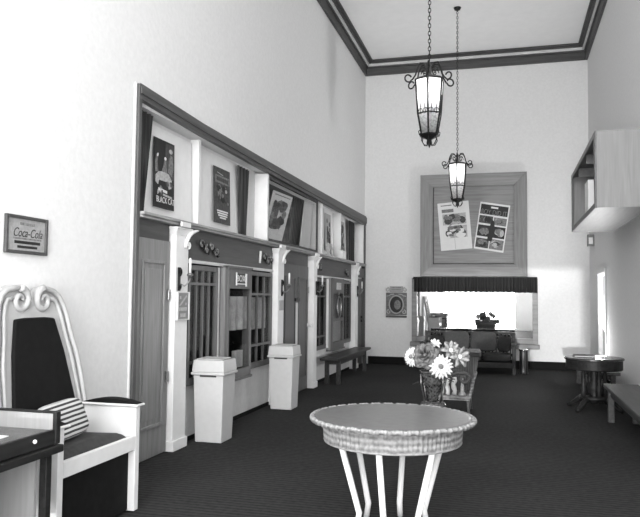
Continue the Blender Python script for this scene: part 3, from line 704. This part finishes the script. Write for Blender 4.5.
MB().box(-2.525, -2.49, YC-.40, YC+.40, .43, .525).build('seat_rail', 'creamwhite', t, bevel=.004)
MB().box(-2.86, -2.526, YC-.398, YC+.398, .43, .47).build('seat_base', 'darkwood', t)
MB().box(-2.85, -2.54, YC-.398, YC+.398, .02, .43).build('seat_apron', 'leather', t)
g = MB(); rings = []
for i in range(13):
    f = i/12; y = YC - .395 + .79*f; hgt = .53 + .05*math.sin(PI*f)**.6
    rings.append([(-2.85, y, .472), (-2.53, y, .472), (-2.53, y, .5+.03*math.sin(PI*f)**.6), (-2.59, y, hgt), (-2.85, y, hgt-.01)])
g.loft(rings); g.build('seat_cushion', 'seatcloth', t, smooth=False, bevel=.01)
# striped pillow leaning in the chair
g = MB(); g.cushion(-.05, .05, -.2, .2, 0, .235, 5.0)
p_ = thing('pillow', 'black and white striped pillow leaning on the throne seat', 'pillow', (0,0,0))
g.build('cover', 'pillowstripe', p_, smooth=True)
g = MB(); g.tube([(0, .2*math.copysign(abs(math.cos(a))**.4, math.cos(a)), .1175+.1175*math.copysign(abs(math.sin(a))**.4, math.sin(a))) for a in [2*PI*i/48+.01 for i in range(48)]], .006, 6, closed=True); g.build('piping', 'paper2', p_, smooth=True)
p_.location = (-2.69, YC-.08, .588); p_.rotation_euler = (math.radians(5), math.radians(-22), math.radians(-6))

# ------------------------------------------------------------------ small desk at the left edge
t = thing('writing_desk', 'small dark desk with raised end panel and knobbed drawer beside throne chair', 'desk', (-2.7, 2.8, 0))
xf = -2.336
MB().box(-3.05, xf-.012, 3.225, 3.25, .70, .86).build('end_panel', 'boxwood', t, bevel=.003)
MB().box(-3.05, xf-.012, 2.3, 2.325, .70, .86).build('end_panel', 'boxwood', t, bevel=.003)
for ya, yb_ in ((3.222, 3.26), (2.29, 2.328)):
    MB().box(xf-.012, xf+.012, ya, yb_, .70, .868).build('edge_post', 'darkwood', t, bevel=.003)
    MB().box(-3.06, xf-.0121, ya, yb_, .8605, .870).build('edge_rail', 'darkwood', t, bevel=.003)
MB().box(-3.07, -3.05, 2.3, 3.25, .70, .86).build('back_rail', 'darkwood', t)
MB().box(-3.05, xf-.02, 2.326, 3.224, .76, .775).build('desk_top', 'tabletop', t, bevel=.003)
dr = MB().box(xf-.02, xf+.004, 2.33, 3.22, .70, .778).build('drawer', 'darkwood', t, bevel=.004)
for y in (3.05, 2.5): MB().ball((xf+.014, y, .748), .011).build('knob', 'candle', dr, smooth=True)
MB().box(-3.07, xf+.03, 2.28, 3.27, .655, .695).build('base_ledge', 'darkwood', t, bevel=.006)
for (x, y) in ((xf-.03, 3.2), (xf-.03, 2.32), (-3.03, 3.2), (-3.03, 2.32)):
    MB().box(x-.022, x+.022, y-.022, y+.022, .001, .655).build('leg', 'darkwood', t, bevel=.004)
for y in (2.36, 3.14): MB().box(-2.98, xf-.05, y, y+.02, .30, .65).build('lower_panel', 'boxwood', t)
tag(MB().box(-2.72, -2.44, 2.6, 3.0, .776, .781).build('paper_sheet', 'paper', origin=(-2.6, 2.8, .776)), 'white paper sheet lying on the small dark desk', 'paper')

# ------------------------------------------------------------------ wastebaskets
def wastebasket(x, y, label):
    t = thing('wastebasket', label, 'wastebasket', (x, y, 0), 'tall swing-top wastebaskets')
    a, b = .145, .165
    MB().taper((x-a,x+a,y-a,y+a), .004, (x-b,x+b,y-b,y+b), .685).build('bin_body', 'plastic', t, bevel=.012, seg=3)
    MB().box(x-b-.02, x+b+.02, y-b-.02, y+b+.02, .688, .715).build('lid_rim', 'plastic', t, bevel=.008)
    g = MB(); s = b+.012; q = b+.001
    g.taper((x-s,x+s,y-s,y+s), .715, (x-q,x+q,y-q,y+q), .838)
    lid = g.build('lid', 'plastic', t, bevel=.01, seg=3)
    MB().box(x-q+.03, x+q-.03, y-q+.03, y+q-.03, .8385, .840).build('lid_recess', 'plasticdark', lid)
    g = MB(); g.slab([(x-q+.025, y-q+.02, .8405), (x+q-.025, y-q+.02, .8405), (x+q-.025, y+q-.06, .846), (x-q+.025, y+q-.06, .846)], .008); g.build('swing_flap', 'plastic', t, bevel=.003)
    g = MB(); g.box(x-.09, x+.09, y-b-.004, y-b+.006, .668, .686); g.build('grip_slot', 'plasticdark', t)
    return t
wastebasket(-2.95, 6.70, 'tall beige swing-top wastebasket nearest the viewer, under the barred window')
wastebasket(-2.9, 8.88, 'farther tall beige swing-top wastebasket, standing before the second pilaster')

# ------------------------------------------------------------------ benches
def bench(name, x0, x1, y0, y1, zt, legs, m, label, group):
    t = thing(name, label, 'bench', ((x0+x1)/2, (y0+y1)/2, 0), group)
    MB().box(x0, x1, y0, y1, zt-.045, zt).build('seat_plank', m, t, bevel=.008)
    g = MB(); g.box(x0+.05, x1-.05, legs[0], legs[1], zt-.13, zt-.046); g.build('apron', m, t)
    for y in legs:
        for x in (x0+.06, x1-.07):
            MB().box(x-.035, x+.035, y-.035, y+.035, .001, zt-.047).build('leg', m, t, bevel=.005)
    return t
bench('wooden_bench', -3.065, -2.73, 11.27, 14.09, .465, (11.55, 13.75), 'benchwood', 'long dark wooden bench under the far storefront windows', None)
bench('wooden_bench', 1.15, 1.56, 6.6, 9.36, .445, (6.9, 9.13), 'benchlight', 'plain wooden bench along right wall, nearest the viewer', 'benches along the right wall')
bench('wooden_bench', 1.15, 1.56, 10.75, 13.28, .445, (11.0, 13.1), 'benchlight', 'plain wooden bench along right wall, half hidden behind the round pedestal table', 'benches along the right wall')

# ------------------------------------------------------------------ round wicker table in front
tx, ty = -.738, 4.56
t = thing('wicker_table', 'large round wicker table with splayed white legs in the foreground', 'table', (tx, ty, 0))
MB().lathe([(.02,.69),(.50,.69),(.52,.70),(.522,.718),(.50,.722),(.02,.722)], (tx, ty, 0), 72).build('tabletop', 'wickertop', t, smooth=False)
g = MB(); pts = []
for i in range(144):
    a = 2*PI*i/144; pts.append((tx+.525*math.cos(a), ty+.525*math.sin(a), .706+.004*math.sin(i*PI/2)))
g.tube(pts, [.016+.003*math.sin(i*PI) for i in range(144)], 8, closed=True)
for i in range(72):
    a = 2*PI*i/72; g.ball((tx+.528*math.cos(a), ty+.528*math.sin(a), .707), .0185, (1,1,1), 8)
g.build('braided_rim', 'wicker', t, smooth=True)
g = MB(); R_ = []
N_ = 180
for z, r in ((.565,.435),(.575,.447),(.62,.45),(.67,.455),(.688,.46)):
    R_.append([(tx+(r+.005*(i % 2))*math.cos(2*PI*i/N_), ty+(r+.005*(i % 2))*math.sin(2*PI*i/N_), z) for i in range(N_)])
g.loft(R_); ap = g.build('woven_apron', 'wicker', t)
g = MB(); g.torus((tx, ty, .568), .442, .011, 'Z', 72, 8); g.build('apron_band', 'wicker', ap, smooth=True)
for k in range(6):
    a = math.radians(25.6 + 60*k)
    MB().tube([(tx+.36*math.cos(a), ty+.36*math.sin(a), .60), (tx+.22*math.cos(a), ty+.22*math.sin(a), .10), (tx+.24*math.cos(a), ty+.24*math.sin(a), .001)], [.02,.02,.02], 10).build('leg', 'creamwhite', t, smooth=True)

# ------------------------------------------------------------------ flower vase
vx, vy = -.745, 7.2
t = thing('flower_vase', 'tall mottled footed vase holding big flowers, behind the wicker table', 'vase', (vx, vy, 0))
MB().lathe([(.10,.001),(.12,.02),(.10,.05),(.05,.09),(.045,.25),(.07,.33)], (vx, vy, 0), 28).build('pedestal', 'vase', t, smooth=True)
MB().lathe([(.07,.33),(.12,.345),(.135,.37),(.13,.41),(.115,.43),(.06,.445)], (vx, vy, 0), 28).build('foot_drum', 'vase', t, smooth=True)
MB().lathe([(.06,.445),(.055,.49),(.075,.55),(.095,.62),(.12,.69),(.145,.74),(.15,.75),(.135,.74),(.09,.63)], (vx, vy, 0), 28).build('bowl', 'vase', t, smooth=True)
g = MB()
for k in range(4):
    a = PI/4 + k*PI/2
    g.tube([(vx+.11*math.cos(a), vy+.11*math.sin(a), .43), (vx+.13*math.cos(a), vy+.13*math.sin(a), .52), (vx+.155*math.cos(a), vy+.155*math.sin(a), .62), (vx+.16*math.cos(a), vy+.16*math.sin(a), .72)], .008, 6)
g.build('handles', 'brass', t, smooth=True)
def petal_ring(g, c, nrm, n, r0, r1, wid, lift, off=0.0, droop=0.0):
    nrm = Vector(nrm).normalized(); a_ = nrm.cross(Vector((0,0,1)));
    if a_.length < .1: a_ = nrm.cross(Vector((1,0,0)))
    a_.normalize(); b_ = nrm.cross(a_)
    for k in range(n):
        an = off + 2*PI*k/n + random.uniform(-.08, .08); d = a_*math.cos(an) + b_*math.sin(an); s = nrm.cross(d)
        rows = []
        for i in range(5):
            f = i/4; r = r0 + (r1-r0)*f; ww = wid*math.sin(PI*(.15+.78*f))
            zz = lift*math.sin(f*PI/2) - droop*f*f
            p = Vector(c) + d*r + nrm*zz
            rows.append([p - s*ww + nrm*ww*.25, p - nrm*.002, p + s*ww + nrm*ww*.25, p + nrm*.004])
        g.loft(rows)
def flower(name, c, nrm, m, kind, R, label):
    t = thing(name, label, 'flower', (vx, vy, .72), 'flowers in the tall vase')
    g = MB()
    if kind == 'daisy':
        petal_ring(g, c, nrm, 18, .02, R, R*.17, R*.18, 0, R*.2); petal_ring(g, c, nrm, 14, .015, R*.75, R*.16, R*.32, .2); petal_ring(g, c, nrm, 9, .01, R*.45, R*.14, R*.4, .4)
    elif kind == 'rose':
        for q, (n, rr, lf) in enumerate(((7, 1, .15), (7, .85, .45), (6, .65, .7), (5, .45, .9), (4, .25, 1.0))): petal_ring(g, c, nrm, n, .012, R*rr, R*.5*rr, R*lf, q*.5, 0)
    else:
        petal_ring(g, c, nrm, 6, .012, R, R*.28, R*.6, 0, R*.35); petal_ring(g, c, nrm, 6, .01, R*.7, R*.25, R*.75, .5, 0)
    g.build('petals', m, t, smooth=True)
    MB().ball(Vector(c)+Vector(nrm).normalized()*R*.25, R*.22, (1,1,1), 12).build('flower_center', 'petalgrey' if kind != 'lily' else 'petalwhite', t, smooth=True)
    c = Vector(c); e = Vector((vx, vy, .66)); mid = (c+e)/2 + Vector((0, .03, .05))
    MB().tube([e + (c-e)*.02, mid, c - Vector(nrm).normalized()*.01], .006, 6).build('stem', 'leaf', t, smooth=True)
    return t
k7 = vy/7.6
def fp(x, z): return (x*k7, vy, 1.5+(z-1.5)*k7)
fl = lambda x, z, dy=0: (fp(x, z)[0], vy+dy, fp(x, z)[2])
flower('white_flower', fl(-1.01, .85, -.02), (-.6,-1,.2), 'petalwhite', 'daisy', .105, 'white ragged flower at the left side of the vase')
flower('grey_flower', fl(-.855, .86, -.05), (-.1,-1,.35), 'petalgrey', 'rose', .145, 'big dark-toned rose-like flower in the middle of the bouquet')
flower('white_flower', fl(-.69, .765, -.12), (.1,-1,.15), 'petalwhite', 'daisy', .125, 'white daisy-like flower at the front right of the bouquet')
flower('grey_flower', fl(-.60, .92, .02), (.2,-.8,.5), 'petalmid', 'lily', .11, 'mid-toned lily-like flower, upper right of the bouquet')
flower('grey_flower', fl(-.52, .86, .03), (.6,-.8,.2), 'petalmid', 'lily', .12, 'mid-toned lily-like flower, far right of the bouquet')
flower('white_flower', fl(-.775, .975, .06), (.2,-.5,.9), 'petalwhite', 'lily', .07, 'small pointed white bloom at the top of the bouquet')
g = MB()
for k in range(60):
    a = random.uniform(0, 2*PI); r = random.uniform(.03, .2); z = random.uniform(.62, .86)
    c_ = Vector((vx + r*math.cos(a), vy + r*.7*math.sin(a), z)); d = Vector((math.cos(a), math.sin(a)*.7, random.uniform(-.5, .6))).normalized(); s = d.cross(Vector((0,0,1))).normalized()*.022
    L_ = random.uniform(.05, .09); u = Vector((0,0,.004))
    g.loft([[c_-s*.2, c_-u, c_+s*.2, c_+u], [c_+d*L_*.5-s, c_+d*L_*.5-u, c_+d*L_*.5+s, c_+d*L_*.5+u], [c_+d*L_-s*.1, c_+d*L_-u, c_+d*L_+s*.1, c_+d*L_+u]])
tag(g.build('foliage', 'leaf', origin=(vx, vy, .7)), 'dark leaves filling the mouth of the tall vase', 'leaves', kind='stuff')

# ------------------------------------------------------------------ wicker chair with scroll arm
t = thing('wicker_chair', 'small wicker armchair with scrolled arm, between vase and dark sofa', 'chair', (-.62, 9.45, 0))
wx0, wx1 = -.92, -.40
g = MB(); rings = []
for z, dy, hw in ((.20, 0, .20), (.45, .03, .235), (.60, .06, .255), (.70, .10, .27)):
    rings.append([(-.655-hw, 9.58+dy, z), (-.655+hw, 9.58+dy, z), (-.655+hw, 9.62+dy, z), (-.655-hw, 9.62+dy, z)])
g.loft(rings); g.build('back_panel', 'wickerrib', t, bevel=.006)
g = MB(); g.tube([(-.94, 9.70, .735), (-.65, 9.70, .745), (-.36, 9.70, .735)], .042, 12); g.build('top_roll', 'wickerdark', t, smooth=True)
g = MB(); g.slab([(-.96, 9.55, .765), (-.345, 9.55, .765), (-.375, 9.74, .79), (-.94, 9.74, .79)], .015); g.build('top_shelf', 'wicker', t, bevel=.005)
MB().box(-.87, -.47, 9.2, 9.58, .20, .25).build('seat', 'wickerdark', t, bevel=.01)
g = MB(); g.box(-.88, -.48, 9.16, 9.20, .175, .235); g.tube([(-.485, 9.18, .2), (-.44, 9.3, .42), (-.42, 9.55, .50)], .022, 8); g.tube([(-.885, 9.18, .2), (-.91, 9.3, .42), (-.92, 9.55, .50)], .022, 8)
g.build('seat_rail', 'wicker', t, smooth=False)
g = MB(); pts = [(-.80, 9.17, .24), (-.80, 9.17, .36), (-.775, 9.17, .45), (-.71, 9.17, .505), (-.63, 9.17, .525)] + spiral((-.55, 9.17, .455), .075, .022, 1.9, 1.9-2*PI*1.25, 30, 'XZ')
g.tube(pts, .021, 8); g.build('scroll_arm', 'wickerdark', t, smooth=True)
for i, (x, m) in enumerate(((-.765, 'panelwhite'), (-.68, 'panelwhite'))):
    MB().tube([(x+.012*math.sin(j*1.8), 9.18, .245+.045*j) for j in range(6)], [.026 if j % 2 else .034 for j in range(6)], 8).build('twisted_slat', m, t, smooth=True)
MB().lathe([(.045,0),(.05,.02),(.025,.05),(.022,.12),(.012,.2),(.018,.215),(.003,.23)], (-.575, 9.18, .236), 14).build('finial_post', 'inklight', t, smooth=True)
for x, y in ((-.86, 9.2), (-.51, 9.2), (-.86, 9.6), (-.50, 9.6)): MB().tube([(x, y, .2), (x+(.02 if x > -.6 else -.02), y, .001)], .018, 8).build('leg', 'wickerdark', t, smooth=True)

# ------------------------------------------------------------------ sofa at the far wall
t = thing('settee', 'dark wood-framed settee with loose cushions in front of the mirror', 'sofa', (-.77, 14.5, 0))
sx0, sx1, sy0, sy1 = -1.70, .15, 14.05, 14.85
fr = MB(); fr.box(sx0+.07, sx1-.07, sy1-.06, sy1-.01, .76, .80); fr.box(sx0+.07, sx1-.07, sy1-.06, sy1-.01, .66, .70); fr.box(sx0+.07, sx1-.07, sy1-.06, sy1-.01, .3, .36)
fr.build('back_rails', 'darkwood', t, bevel=.006)
g = MB()
for k in range(24):
    x = sx0+.1 + (sx1-sx0-.2)*k/23; g.box(x-.012, x+.012, sy1-.045, sy1-.02, .36, .66)
    g.box(x-.016, x+.016, sy1-.045, sy1-.02, .70, .76)
g.build('back_slats', 'darkwood', t)
for x in (sx0+.035, sx1-.035):
    for y, hz in ((sy0+.035, .56), (sy1-.035, .80)): MB().box(x-.035, x+.035, y-.035, y+.035, .001, hz).build('leg', 'darkwood', t, bevel=.006)
    MB().box(x-.05, x+.05, sy0-.02, sy1-.07, .561, .60).build('armrest', 'darkwood', t, bevel=.01)
    MB().box(x-.015, x+.015, sy0+.07, sy1-.07, .2, .55).build('arm_panel', 'darkwood', t)
MB().box(sx0+.07, sx1-.07, sy0, sy1-.07, .13, .24).build('seat_frame', 'darkwood', t, bevel=.006)
for k in range(3):
    w_ = (sx1-sx0-.16)/3; x = sx0+.08+w_*k
    tag(MB().cushion(x+.005, x+w_-.005, sy0-.02, sy1-.13, .245, .40, 6).build('seat_cushion', 'cushiondark', origin=(x+w_/2, 14.4, .245), smooth=True),
        ('dark seat cushion at the left end of the settee, partly behind the flowers', 'middle dark seat cushion of the settee, below the two grey back cushions', 'dark seat cushion at the right end of the settee')[k], 'cushion', 'settee seat cushions')
for k, (xa, xb, l) in enumerate(((-1.30, -.765, 'grey square back cushion left of center on the settee'), (-.755, -.225, 'grey square back cushion right of center on the settee'))):
    g = MB().cushion(xa, xb, -.07, .07, 0, .405, 5); g.xform(Matrix.Translation((0, 14.58, .41)) @ Matrix.Rotation(math.radians(-10), 4, 'X'))
    tag(g.build('back_cushion', 'cushion', origin=((xa+xb)/2, 14.56, .40), smooth=True), l, 'cushion', 'grey settee back cushions')
g = MB().cushion(-.14, .14, -.055, .055, -.14, .14, 4); g.xform(Matrix.Translation((-1.42, 14.41, .595)) @ Matrix.Rotation(math.radians(-14), 4, 'X') @ Matrix.Rotation(math.radians(22), 4, 'Y'))
tag(g.build('back_cushion', 'cushiondark', origin=(-1.42, 14.41, .41), smooth=True), 'dark tilted throw cushion at the left end of the settee', 'cushion')
g = MB().cushion(-.13, .13, -.06, .06, 0, .32, 4); g.xform(Matrix.Translation((-.08, 14.56, .41)) @ Matrix.Rotation(math.radians(-12), 4, 'X'))
tag(g.build('back_cushion', 'cushiondark', origin=(-.03, 14.56, .41), smooth=True), 'dark throw cushion at the right end of the settee', 'cushion')
# standing ash urn
t = thing('ash_urn', 'polished cylindrical ash urn standing at the right end of the settee', 'ash urn', (.30, 14.4, 0))
MB().lathe([(.085,.001),(.09,.02),(.082,.03),(.082,.45),(.09,.46)], (.30, 14.4, 0), 28).build('cylinder', mat('brushed_metal', .1, .3, 'rib', axis=0, scale=6, amt=.5, metal=.8), t, smooth=False)
MB().lathe([(.09,.46),(.095,.475),(.085,.49),(.06,.48),(.02,.478)], (.30, 14.4, 0), 28).build('tray', 'chrome', t, smooth=True)

# ------------------------------------------------------------------ round pedestal table, right
px, py = 1.13, 10.1
t = thing('pedestal_table', 'dark round pedestal table with deep apron beside the right wall', 'table', (px, py, 0))
MB().lathe([(.02,.675),(.375,.675),(.385,.685),(.385,.70),(.375,.708),(.02,.708)], (px, py, 0), 56).build('tabletop', 'tabletop', t)
MB().lathe([(.345,.55),(.355,.545),(.365,.56),(.365,.675),(.34,.675)], (px, py, 0), 56).build('apron', 'darkwood', t)
g = MB()
for a in (0.3, 1.87, 3.44, 5.01):
    c_ = (px+.15*math.cos(a), py+.15*math.sin(a), 0)
    g.lathe([(.02,.16),(.035,.2),(.045,.26),(.04,.33),(.02,.38),(.03,.42),(.02,.5),(.035,.55),(.035,.6)], c_, 16)
g.lathe([(.05,.08),(.09,.16),(.06,.2),(.09,.27),(.085,.33),(.04,.4),(.065,.46),(.04,.52),(.07,.6)], (px, py, 0), 20); g.lathe([(.2,.6),(.2,.62)], (px, py, 0), 24); g.lathe([(.19,.14),(.2,.16),(.19,.19)], (px, py, 0), 24)
g.build('turned_columns', 'darkwood', t, smooth=True)
for k in range(4):
    a = .9 + k*PI/2; dx, dy = math.cos(a), math.sin(a)
    MB().tube([(px+dx*.1, py+dy*.1, .17), (px+dx*.2, py+dy*.2, .15), (px+dx*.30, py+dy*.30, .075), (px+dx*.37, py+dy*.37, .035), (px+dx*.41, py+dy*.41, .026)], [.045,.04,.033,.028,.025], 10).build('claw_foot', 'darkwood', t, smooth=True)
t = thing('book', 'flat dark book lying on the round pedestal table', 'book', (.98, 10.2, .709))
MB().box(.87, 1.14, 10.02, 10.28, .709, .732).build('cover', 'inkdark', t, bevel=.003); MB().box(.875, 1.135, 10.015, 10.02, .713, .728).build('pages', 'paper2', t)
g = MB().box(1.2, 1.34, 9.95, 10.15, .709, .714); tag(g.build('leaflet', 'paper2', origin=(1.27, 10.05, .709)), 'thin pale leaflet lying right of the book on the pedestal table', 'paper')

# ------------------------------------------------------------------ wall cabinet, right
t = thing('wall_cabinet', 'pale wooden box cabinet with open front hung high on right wall', 'cabinet', (1.35, 10.4, 2.56))
cx0, cx1, cy0, cy1, cz0, cz1 = 1.035, XR-.002, 8.76, 11.93, 2.59, 3.52
MB().box(cx0, cx1, cy0, cy0+.03, cz0, cz1).build('end_panel', 'boxwood', t, bevel=.003)
MB().box(cx0, cx1, cy1-.03, cy1, cz0, cz1).build('end_panel', 'boxwood', t, bevel=.003)
MB().box(cx0, cx1, cy0+.03, cy1-.03, cz0, cz0+.03).build('bottom_panel', 'boxwoody', t)
MB().box(cx0, cx1, cy0+.03, cy1-.03, cz1-.03, cz1).build('top_panel', 'boxwoody', t)
MB().box(cx1-.02, cx1, cy0+.03, cy1-.03, cz0+.03, cz1-.03).build('back_panel', 'signboard', t)
f_ = MB(); f_.box(cx0-.02, cx0-.001, cy0, cy1, cz0, cz0+.07); f_.box(cx0-.02, cx0-.001, cy0, cy1, cz1-.07, cz1); f_.box(cx0-.02, cx0-.001, cy0, cy0+.12, cz0+.07, cz1-.07); f_.box(cx0-.02, cx0-.001, cy1-.12, cy1, cz0+.07, cz1-.07)
f_.build('face_frame', 'boxwoody', t, bevel=.004)
for y in (10.05, 11.1): MB().box(cx0+.02, cx1-.021, y, y+.03, cz1-.16, cz1-.031).build('cross_rib', 'boxwoody', t)
tag(MB().box(1.065, 1.36, 9.98, 10.4, cz0+.031, cz0+.54).build('carton', 'white', origin=(1.25, 10.2, cz0+.031), bevel=.006), 'white carton standing inside the open wall cabinet', 'box')
# small switch plate high on the right wall
t = thing('alarm_box', 'small metal box with pale square face on right wall below the cabinet', 'alarm box', (XR, 14.6, 2.55))
MB().box(XR-.125, XR-.001, 14.55, 14.68, 2.55, 2.78).build('casing', 'inkmid', t, bevel=.004)
MB().box(XR-.105, XR-.03, 14.535, 14.5495, 2.59, 2.72).build('face_plate', 'white', t, bevel=.004)

# ------------------------------------------------------------------ lanterns
def lantern(label):
    t = thing('hanging_lantern', label, 'lantern', (0,0,0), 'wrought iron lanterns')
    zt, zm, zb = .80, .40, .16           # panes: top, middle band, bottom
    rt, rm, rb = .175, .145, .10
    def hexp(r, k, z): a = PI/6 + k*PI/3; return Vector((r*math.cos(a), r*math.sin(a), z))
    ir = MB()
    for k in range(6):
        ir.tube([hexp(rt,k,zt), hexp(rm,k,zm), hexp(rb,k,zb)], .0115, 6)
    for r, z in ((rt,zt),(rm,zm),(rb,zb)):
        ir.tube([hexp(r,k,z) for k in range(6)], .009, 6, closed=True)
    ir.build('cage', 'iron', t)
    for k in range(6):
        a, b, c_, d = hexp(rt-.006,k,zt-.004), hexp(rt-.006,k+1,zt-.004), hexp(rm-.006,k+1,zm), hexp(rm-.006,k,zm)
        g = MB(); g.slab([d, c_, b, a], .003); g.build('upper_pane', 'frost', t)
        e, f = hexp(rb-.006,k+1,zb+.006), hexp(rb-.006,k,zb+.006)
        g = MB(); g.slab([f, e, c_, d], .003); g.build('lower_pane', 'frostlow', t)
        # ornament: pointed wires on each pane
        g = MB(); m = (hexp(rt,k,zt)+hexp(rt,k+1,zt))/2; n_ = (hexp(rm,k,zm)+hexp(rm,k+1,zm))/2; q = m*.28+n_*.72
        for s0 in (hexp(rm,k,zm), hexp(rm,k+1,zm)): g.tube([s0*.5+n_*.5, q*.6+m*.4+(s0-n_)*.2, m*.55+n_*.45], .0045, 5)
        dirv = Vector((m.x, m.y, 0)).normalized(); sd = Vector((-dirv.y, dirv.x, 0))
        for s in (-1, 1): g.tube([n_ + sd*s*(.035+.028*math.cos(w*.55)) + Vector((0,0,.03*math.sin(w*.55)+.02)) for w in range(11)], .0045, 5)
        g.build('pane_scroll', 'iron', t)
        # big scroll arms at the top
        d0 = hexp(1,k,0).normalized(); P0 = lambda r, z: d0*r + Vector((0,0,z))
        g = MB()
        g.tube([P0(.03,.95), P0(.07,1.0), P0(.12,.995), P0(.155,.93), P0(.175,.85), P0(.215,.79)] + [P0(.265+.042*math.cos(w), .80+.042*math.sin(w)) for w in [PI+.35+.5*j for j in range(12)]], .0095, 6)
        g.tube([P0(.02+.05*(1-j/14)*math.cos(.6*j)+.05, 0.90+.055*(1-j/14)*math.sin(.6*j)) for j in range(14)], .006, 6)
        g.build('scroll_arm', 'iron', t)
        g = MB(); g.tube([P0(rb,zb), P0(.125,zb-.01), P0(.135,zb+.03), P0(.118,zb+.045)], .006, 5); g.tube([P0(.09,zb-.02), P0(.10,.09), P0(.07,.04), P0(.03,.03), P0(.03,.07)], .006, 5); g.build('bottom_scroll', 'iron', t)
    MB().lathe([(.175,.805),(.155,.825),(.07,.85),(.03,.87),(.022,.95),(.03,.97),(.02,1.0),(.004,1.01)], (0,0,0), 6, PI/6).build('cap', mat('cap_metal', .12, .5, metal=.4), t)
    MB().lathe([(.105,.155),(.13,.148),(.07,.12),(.03,.10),(.035,.06),(.015,.03),(.002,.0)], (0,0,0), 6, PI/6).build('bottom_finial', 'iron', t)
    g = MB(); g.lathe([(.012,.52),(.045,.57),(.06,.64),(.045,.71),(.02,.75),(.02,.79)], (0,0,0), 20); g.build('bulb', 'bulb', t, smooth=True)
    return t
LZ = 3.235
l1 = lantern('large-looking lit iron lantern hanging nearest the viewer')
def chain(root, top):
    g = MB(); z = 1.012; k = 0
    while z < top - .06:
        g.torus((0,0,z+.028), .028, .005, 'Y' if k % 2 else 'X', 14, 6, .55, 1.0); z += .046; k += 1
    g.tube([(0,0,z), (0,0,top-.01)], .006, 6)
    g.lathe([(.002,top-.06),(.05,top-.045),(.07,top-.005)], (0,0,0), 20)
    c_ = g.build('chain', 'iron', root)
    return c_
l1.location = (-.875, 8.0, LZ)
chain(l1, ZC-LZ-.001)
l2 = dup(l1, (-.885, 12.8, LZ-.09), 'lit iron lantern hanging farther off on a long chain, before the notice board')
for ch in l2.children:
    if ch.name.startswith('chain'): ch.scale = (1, 1, (ZC-LZ+.09-.001-1.0)/(ZC-LZ-.001-1.0)); ch.location.z = 1.0*(1-ch.scale[2])

# ------------------------------------------------------------------ light
def area(name, loc, rot, sx, sy, e):
    l = bpy.data.lights.new(name, 'AREA'); l.shape = 'RECTANGLE'; l.size = sx; l.size_y = sy; l.energy = e
    o = bpy.data.objects.new(name, l); COL.objects.link(o); o.location = loc; o.rotation_euler = rot; return o
area('daylight_doors', (-1.33, YF-.3, 1.4), (PI/2+math.radians(10), 0, 0), 3.3, 2.7, 450)
area('added_upper_fill', (-.75, YF+.03, 4.9), (PI/2, 0, 0), 3.6, 2.6, 345)  # added fill lamp against the solid rear wall, no window there
area('added_side_fill', (XR+.2, 1.1, 2.05), (PI/2, 0, PI/2), 4.5, 2.2, 25)  # added lamp at the unseen side opening, brightens the near left wall
gb = area('added_doorway_uplight', (XR+.22, 13.46, .9), (0, 0, 0), .85, 1.3, 170)  # up-tilted lamp added outside the doorway to brighten the ceiling
gb.rotation_euler = Vector((-.45, -.45, .85)).to_track_quat('-Z', 'Y').to_euler()
sd = bpy.data.lights.new('low_sun', 'SUN'); sd.energy = 1.25; sd.angle = math.radians(.6)
so = bpy.data.objects.new('low_sun', sd); COL.objects.link(so)
so.rotation_euler = Vector((.066, 1, -.045)).to_track_quat('-Z', 'Y').to_euler()
wd_ = bpy.data.worlds.new('World'); scene.world = wd_; wd_.use_nodes = True
wd_.node_tree.nodes['Background'].inputs[0].default_value = (1, 1, 1, 1); wd_.node_tree.nodes['Background'].inputs[1].default_value = 2.0

# ------------------------------------------------------------------ camera
f, yaw, pit, rol = 690.0, math.radians(15.08), math.radians(3.02), math.radians(.56)
fw = Vector((-math.sin(yaw)*math.cos(pit), math.cos(yaw)*math.cos(pit), math.sin(pit)))
rt = Vector((math.cos(yaw), math.sin(yaw), 0)); upv = rt.cross(fw)
r2 = rt*math.cos(rol) + upv*math.sin(rol); u2 = -rt*math.sin(rol) + upv*math.cos(rol)
cam = bpy.data.cameras.new('camera'); cam.sensor_fit = 'HORIZONTAL'; cam.sensor_width = 36; cam.lens = f*36/640
cam.shift_x = -2/640; cam.shift_y = 1.5/640; cam.clip_start = .05; cam.clip_end = 200
co = bpy.data.objects.new('camera', cam); COL.objects.link(co)
mt = Matrix((r2, u2, -fw)).transposed().to_4x4(); mt.translation = Vector((0, 0, 1.5)); co.matrix_world = mt
scene.camera = co
scene.view_settings.view_transform = 'Standard'; scene.view_settings.look = 'None'
scene.view_settings.gamma = 1; scene.view_settings.use_curve_mapping = False
scene.view_settings.exposure = 0.43
